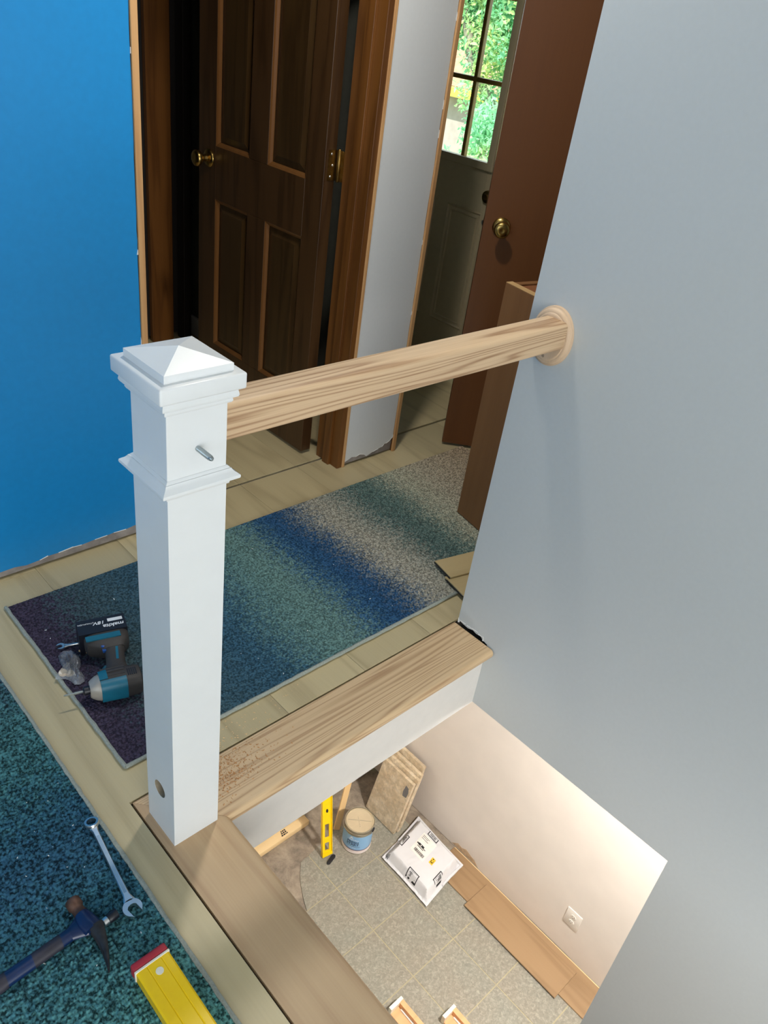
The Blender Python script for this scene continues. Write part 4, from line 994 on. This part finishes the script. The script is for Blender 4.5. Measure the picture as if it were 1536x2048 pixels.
# ---------------------------------------------------------------- poly mailer
C4 = [Vector(p) for p in ((1.985, .735, 0), (1.962, .358, 0), (1.630, .322, 0), (1.638, .680, 0))]   # a b c d
ml = root('mailer_parcel', (1.80, .52, D), label='white poly mailer parcel printed with barcodes, lying against the basement wall', category='parcel')
ZT = .066
def mpos(s, t):    # s from d->a (towards the wall), t from a->b
    p = C4[3].lerp(C4[0], s); q = C4[2].lerp(C4[1], s); return p.lerp(q, t)
def mz(s, t):
    e_ = min(s, 1-s, t, 1-t); k = min(1, max(0, (e_-.03)/.10)); k = k*k*(3-2*k)
    return D + .0142 + (ZT-.008)*k
n_ = 70; mb = MB(); r = random.Random(8); top = []; bot = []
for i in range(n_+1):
    row = []; rb = []
    for j in range(n_+1):
        s, t = i/n_, j/n_; p = mpos(s, t); e_ = min(s, 1-s, t, 1-t)
        cr = .0034*math.sin(31*s+9*math.sin(7*t))*math.sin(23*t+5*s)*(1 if e_ < .12 else .15)
        # pull the seams in between the corners a little, ears stay out
        pin = .014*math.sin(PI*t) if (s < .03 or s > .97) else 0
        off = Vector((0, 0, 0)); cen = Vector((1.80, .52, 0))
        if e_ < .05: off = (cen-p).normalized()*(.004*abs(math.sin(PI*(t if min(s, 1-s) < .05 else s)*1.0)))
        q = p+off
        row.append(mb.bm.verts.new((q.x, q.y, mz(s, t)+cr))); rb.append(mb.bm.verts.new((q.x, q.y, D+.0002+(.0125 if e_ < .03 else 0)+(0.0105 if q.x > 1.78 else 0))))
    top.append(row); bot.append(rb)
for i in range(n_):
    for j in range(n_):
        mb.bm.faces.new((top[i][j], top[i+1][j], top[i+1][j+1], top[i][j+1])); mb.bm.faces.new((bot[i][j], bot[i][j+1], bot[i+1][j+1], bot[i+1][j]))
for k in range(n_):
    mb.bm.faces.new((top[0][k], top[0][k+1], bot[0][k+1], bot[0][k])); mb.bm.faces.new((top[n_][k+1], top[n_][k], bot[n_][k], bot[n_][k+1]))
    mb.bm.faces.new((top[k+1][0], top[k][0], bot[k][0], bot[k+1][0])); mb.bm.faces.new((top[k][n_], top[k+1][n_], bot[k+1][n_], bot[k][n_]))
env = obj('envelope', mb, M_poly, ml, smooth=True)
def mquad(bm, s0, s1, t0, t1, dz=.0012, nn=6):
    g = [[bm.verts.new(mpos(s0+(s1-s0)*i/nn, t0+(t1-t0)*j/nn) + Vector((0, 0, mz(s0+(s1-s0)*i/nn, t0+(t1-t0)*j/nn)+dz))) for j in range(nn+1)] for i in range(nn+1)]
    for i in range(nn):
        for j in range(nn): bm.faces.new((g[i][j], g[i+1][j], g[i+1][j+1], g[i][j+1]))
def barcode(s0, s1, t0, t1, along_t, full=True):
    mb = MB(); r = random.Random(int(s0*100+t0*10)); w = .014
    mquad(mb.bm, s0, s1, t0, t0+w); mquad(mb.bm, s0, s1, t1-w, t1); mquad(mb.bm, s0, s0+w, t0, t1); mquad(mb.bm, s1-w, s1, t0, t1)
    a_, b_ = (t0, t1) if along_t else (s0, s1); x = a_ + (b_-a_)*.2
    while x < b_-(b_-a_)*.2:
        ww = r.choice((.004, .006, .009))
        if along_t: mquad(mb.bm, s0+.022, s1-.022, x, x+ww, nn=2)
        else: mquad(mb.bm, x, x+ww, t0+.022, t1-.022, nn=2)
        x += ww+r.choice((.004, .006))
    obj('barcode', mb, M_blackprint, ml)
barcode(.30, .46+.06, .075, .165, False); barcode(.06, .165, .47, .68, True); barcode(.58, .80, .845, .935, False) if False else None
barcode(.30, .52, .85, .935, False); barcode(.80, .89, .33, .53, True)
mb = MB(); mquad(mb.bm, .38, .78, .28, .56, .0014); lbq = obj('paper_label', mb, M_label, ml)
mb = MB(); r = random.Random(3)
t_ = .33
while t_ < .53:
    ww = r.choice((.004, .007, .01)); mquad(mb.bm, .42, .475, t_, t_+ww, .002, 2); t_ += ww+r.choice((.004, .007))
for s_ in (.52, .545, .575): mquad(mb.bm, s_, s_+.012, .33, .33+r.uniform(.08, .16), .002, 2)
mquad(mb.bm, .55, .575, .30, .37, .002, 2); mquad(mb.bm, .55, .575, .39, .44, .002, 2)
for s_ in (.68, .71, .735): mquad(mb.bm, s_, s_+.008, .30, .30+r.uniform(.08, .15), .002, 2)
obj('label_print', mb, M_blackprint, lbq, kind='stuff')
mb = MB(); mquad(mb.bm, .46, .58, .63, .70, .0016); ys_ = obj('yellow_sticker', mb, M_yel, ml)
mb = MB(); mquad(mb.bm, .485, .50, .645, .685, .0022, 2); mquad(mb.bm, .50, .535, .645, .655, .0022, 2); mquad(mb.bm, .50, .535, .678, .686, .0022, 2); mquad(mb.bm, .55, .57, .65, .67, .0022, 2); obj('sticker_print', mb, M_blackprint, ys_)
mb = MB(); r = random.Random(6)
for k in range(7):
    s_, t_ = .02+r.uniform(0, .05), .03+.011*k; mquad(mb.bm, s_, s_+.05*r.random()+.01, t_, t_+.006, .002, 2)
obj('corner_print', mb, M_blackprint, ml)

# ---------------------------------------------------------------- primed jamb lengths lying at the near edge of the basement view
for i, (x, y, lab) in enumerate(((1.115, .072, 'salmon pine channel with a white-primed end, nearer the oak edge board'), (1.285, -.115, 'salmon pine channel with a white-primed end, further right on the tiles'))):
    M = Matrix.Translation((x, y, D)) @ Matrix.Rotation(-PI/2, 4, 'Z')
    t = root('pine_channel', M=M, label=lab, category='lumber', group='white-tipped pine channels')
    mb = MB(); mb.box(.014, .9, 0, .080, .0, .02); obj('web_board', mb, M_pinesal, t, world=False, bevel=.001, seg=1)
    mb = MB(); mb.box(.012, .9, .0551, .080, .0202, .05); obj('flange', mb, M_pinesal, t, world=False, bevel=.001, seg=1)
    mb = MB(); mb.box(.03, .9, .047, .0548, .0202, .026); obj('primed_strip', mb, M_canwhite, t, world=False)
    mb = MB(); mb.prism([(-.004, 0), (.0138, .0), (.0138, .055), (.0118, .058), (.0118, .08), (-.004, .08)], lambda a_, b_: (a_, b_, 0), lambda a_, b_: (a_, b_, .056)); obj('white_end', mb, M_cream, t, world=False)

# ---------------------------------------------------------------- outdoors
mb = MB(); mb.box(2.38, 60, -30, 60, -1.4, -1.3); st('ground', 'sunlit lawn and drive outside the exterior door', 'ground', mb, plain('sunny_lawn', srgb(140, 150, 84), .9, var=.3, scale=3))
nh = root('neighbour_house', (16, 14, -1.3), label='pale house with a yellow fascia seen through the door window', category='house')
mb = MB(); mb.box(15, 20, 10.6, 20, -1.3, -.05); obj('siding', mb, plain('pale_siding', srgb(150, 144, 140), .8, var=.1, scale=6), nh)
mb = MB(); mb.box(14.6, 14.95, 10.2, 20.4, -.02, .16); obj('fascia', mb, plain('yellow_fascia', srgb(226, 186, 70), .6), nh)
mb = MB(); mb.prism([(14.9, .17), (21, .17), (18, 2.2)], lambda a_, b_: (a_, 10.2, b_), lambda a_, b_: (a_, 20.4, b_)); obj('roof', mb, plain('tan_shingles', srgb(150, 118, 92), .9, var=.25, scale=9), nh)
lf = N('leaf_green'); lf.set(.6)
oi = lf.n('ShaderNodeTexNoise', Scale=1.6, Detail=3.0); tcx = lf.coord(); lf.l(tcx, 0, oi, 'Vector')
rp = lf.ramp([(.3, srgb(104, 180, 138)), (.5, srgb(144, 204, 158)), (.7, srgb(204, 214, 140))]); lf.l(oi, 'Fac', rp, 0); lf.l(rp, 0, lf.b, 'Base Color')
tl = lf.n('ShaderNodeBsdfTranslucent'); lf.l(rp, 0, tl, 0); mxs = lf.n('ShaderNodeMixShader'); mxs.inputs[0].default_value = .45
lf.l(lf.b, 0, mxs, 1); lf.l(tl, 0, mxs, 2); lf.l(mxs, 0, lf.t.nodes['Material Output'], 'Surface')
M_bark = plain('grey_bark', srgb(120, 118, 104), .9, var=.3, scale=8, bump=.5)
def leaves(n, blobs, size, seed):
    r = np.random.default_rng(seed); bl = np.array(blobs); wgt = bl[:, 3]**3; wgt /= wgt.sum()
    idx = r.choice(len(bl), n, p=wgt); dirv = r.normal(size=(n, 3)); dirv /= np.linalg.norm(dirv, axis=1)[:, None]
    c = bl[idx, :3] + dirv*(bl[idx, 3]*r.random(n)**.45)[:, None]
    a_ = r.normal(size=(n, 3)); a_ /= np.linalg.norm(a_, axis=1)[:, None]; b_ = np.cross(a_, r.normal(size=(n, 3))); b_ /= np.linalg.norm(b_, axis=1)[:, None]
    s = size*r.uniform(.5, 1.4, n)[:, None]; nrm = np.cross(a_, b_)*s*.18
    V = np.stack([c-a_*s, c-b_*s*.45+nrm, c+a_*s, c+b_*s*.45+nrm], 1).reshape(-1, 3)
    me = bpy.data.meshes.new('foliage'); F = np.arange(n*4).reshape(-1, 4); F = np.concatenate([F[:, [0, 1, 2]], F[:, [0, 2, 3]]])
    me.from_pydata(V.tolist(), [], F.tolist()); return me
tree = root('tree', (10.6, 7.6, -1.3), label='green leafy tree with a leaning grey trunk outside the door window', category='tree')
mb = MB(); mb.tube([(10.9, 7.6, -1.3), (10.8, 7.75, -.4), (10.65, 8.25, .35), (10.5, 8.75, 1.0), (10.4, 9.2, 2.2)], [.13, .11, .09, .08, .06]); obj('trunk', mb, M_bark, tree, smooth=True)
obj('foliage', leaves(30000, [(10.9, 8.2, 2.8, 1.25), (10.8, 7.4, 2.3, .95), (11.0, 9.6, 2.5, .95), (10.7, 7.9, 1.55, .75), (10.8, 9.3, 1.65, .6), (10.7, 7.7, 1.0, .5), (10.7, 8.4, 1.35, .7), (10.6, 8.45, .55, .5), (10.9, 9.6, 1.5, .55), (10.6, 9.1, 1.9, .6), (10.5, 9.9, 1.9, .5)], .052, 3), lf.m, tree, kind='stuff')
sh_ = root('shrub', (7.6, 5.8, -1.3), label='bushy blue-green shrub low in the door window', category='shrub')
obj('foliage', leaves(4200, [(7.6, 5.75, .32, .36), (7.6, 5.85, -.2, .42), (7.6, 5.7, -.8, .5), (7.8, 6.75, -.2, .32), (7.7, 5.75, .45, .3)], .042, 4), lf.m, sh_, kind='stuff')
mb = MB(); mb.tube([(7.6, 5.8, -1.3), (7.6, 5.8, -.6), (7.6, 5.77, .2)], [.07, .06, .04]); obj('stem', mb, M_bark, sh_, smooth=True)
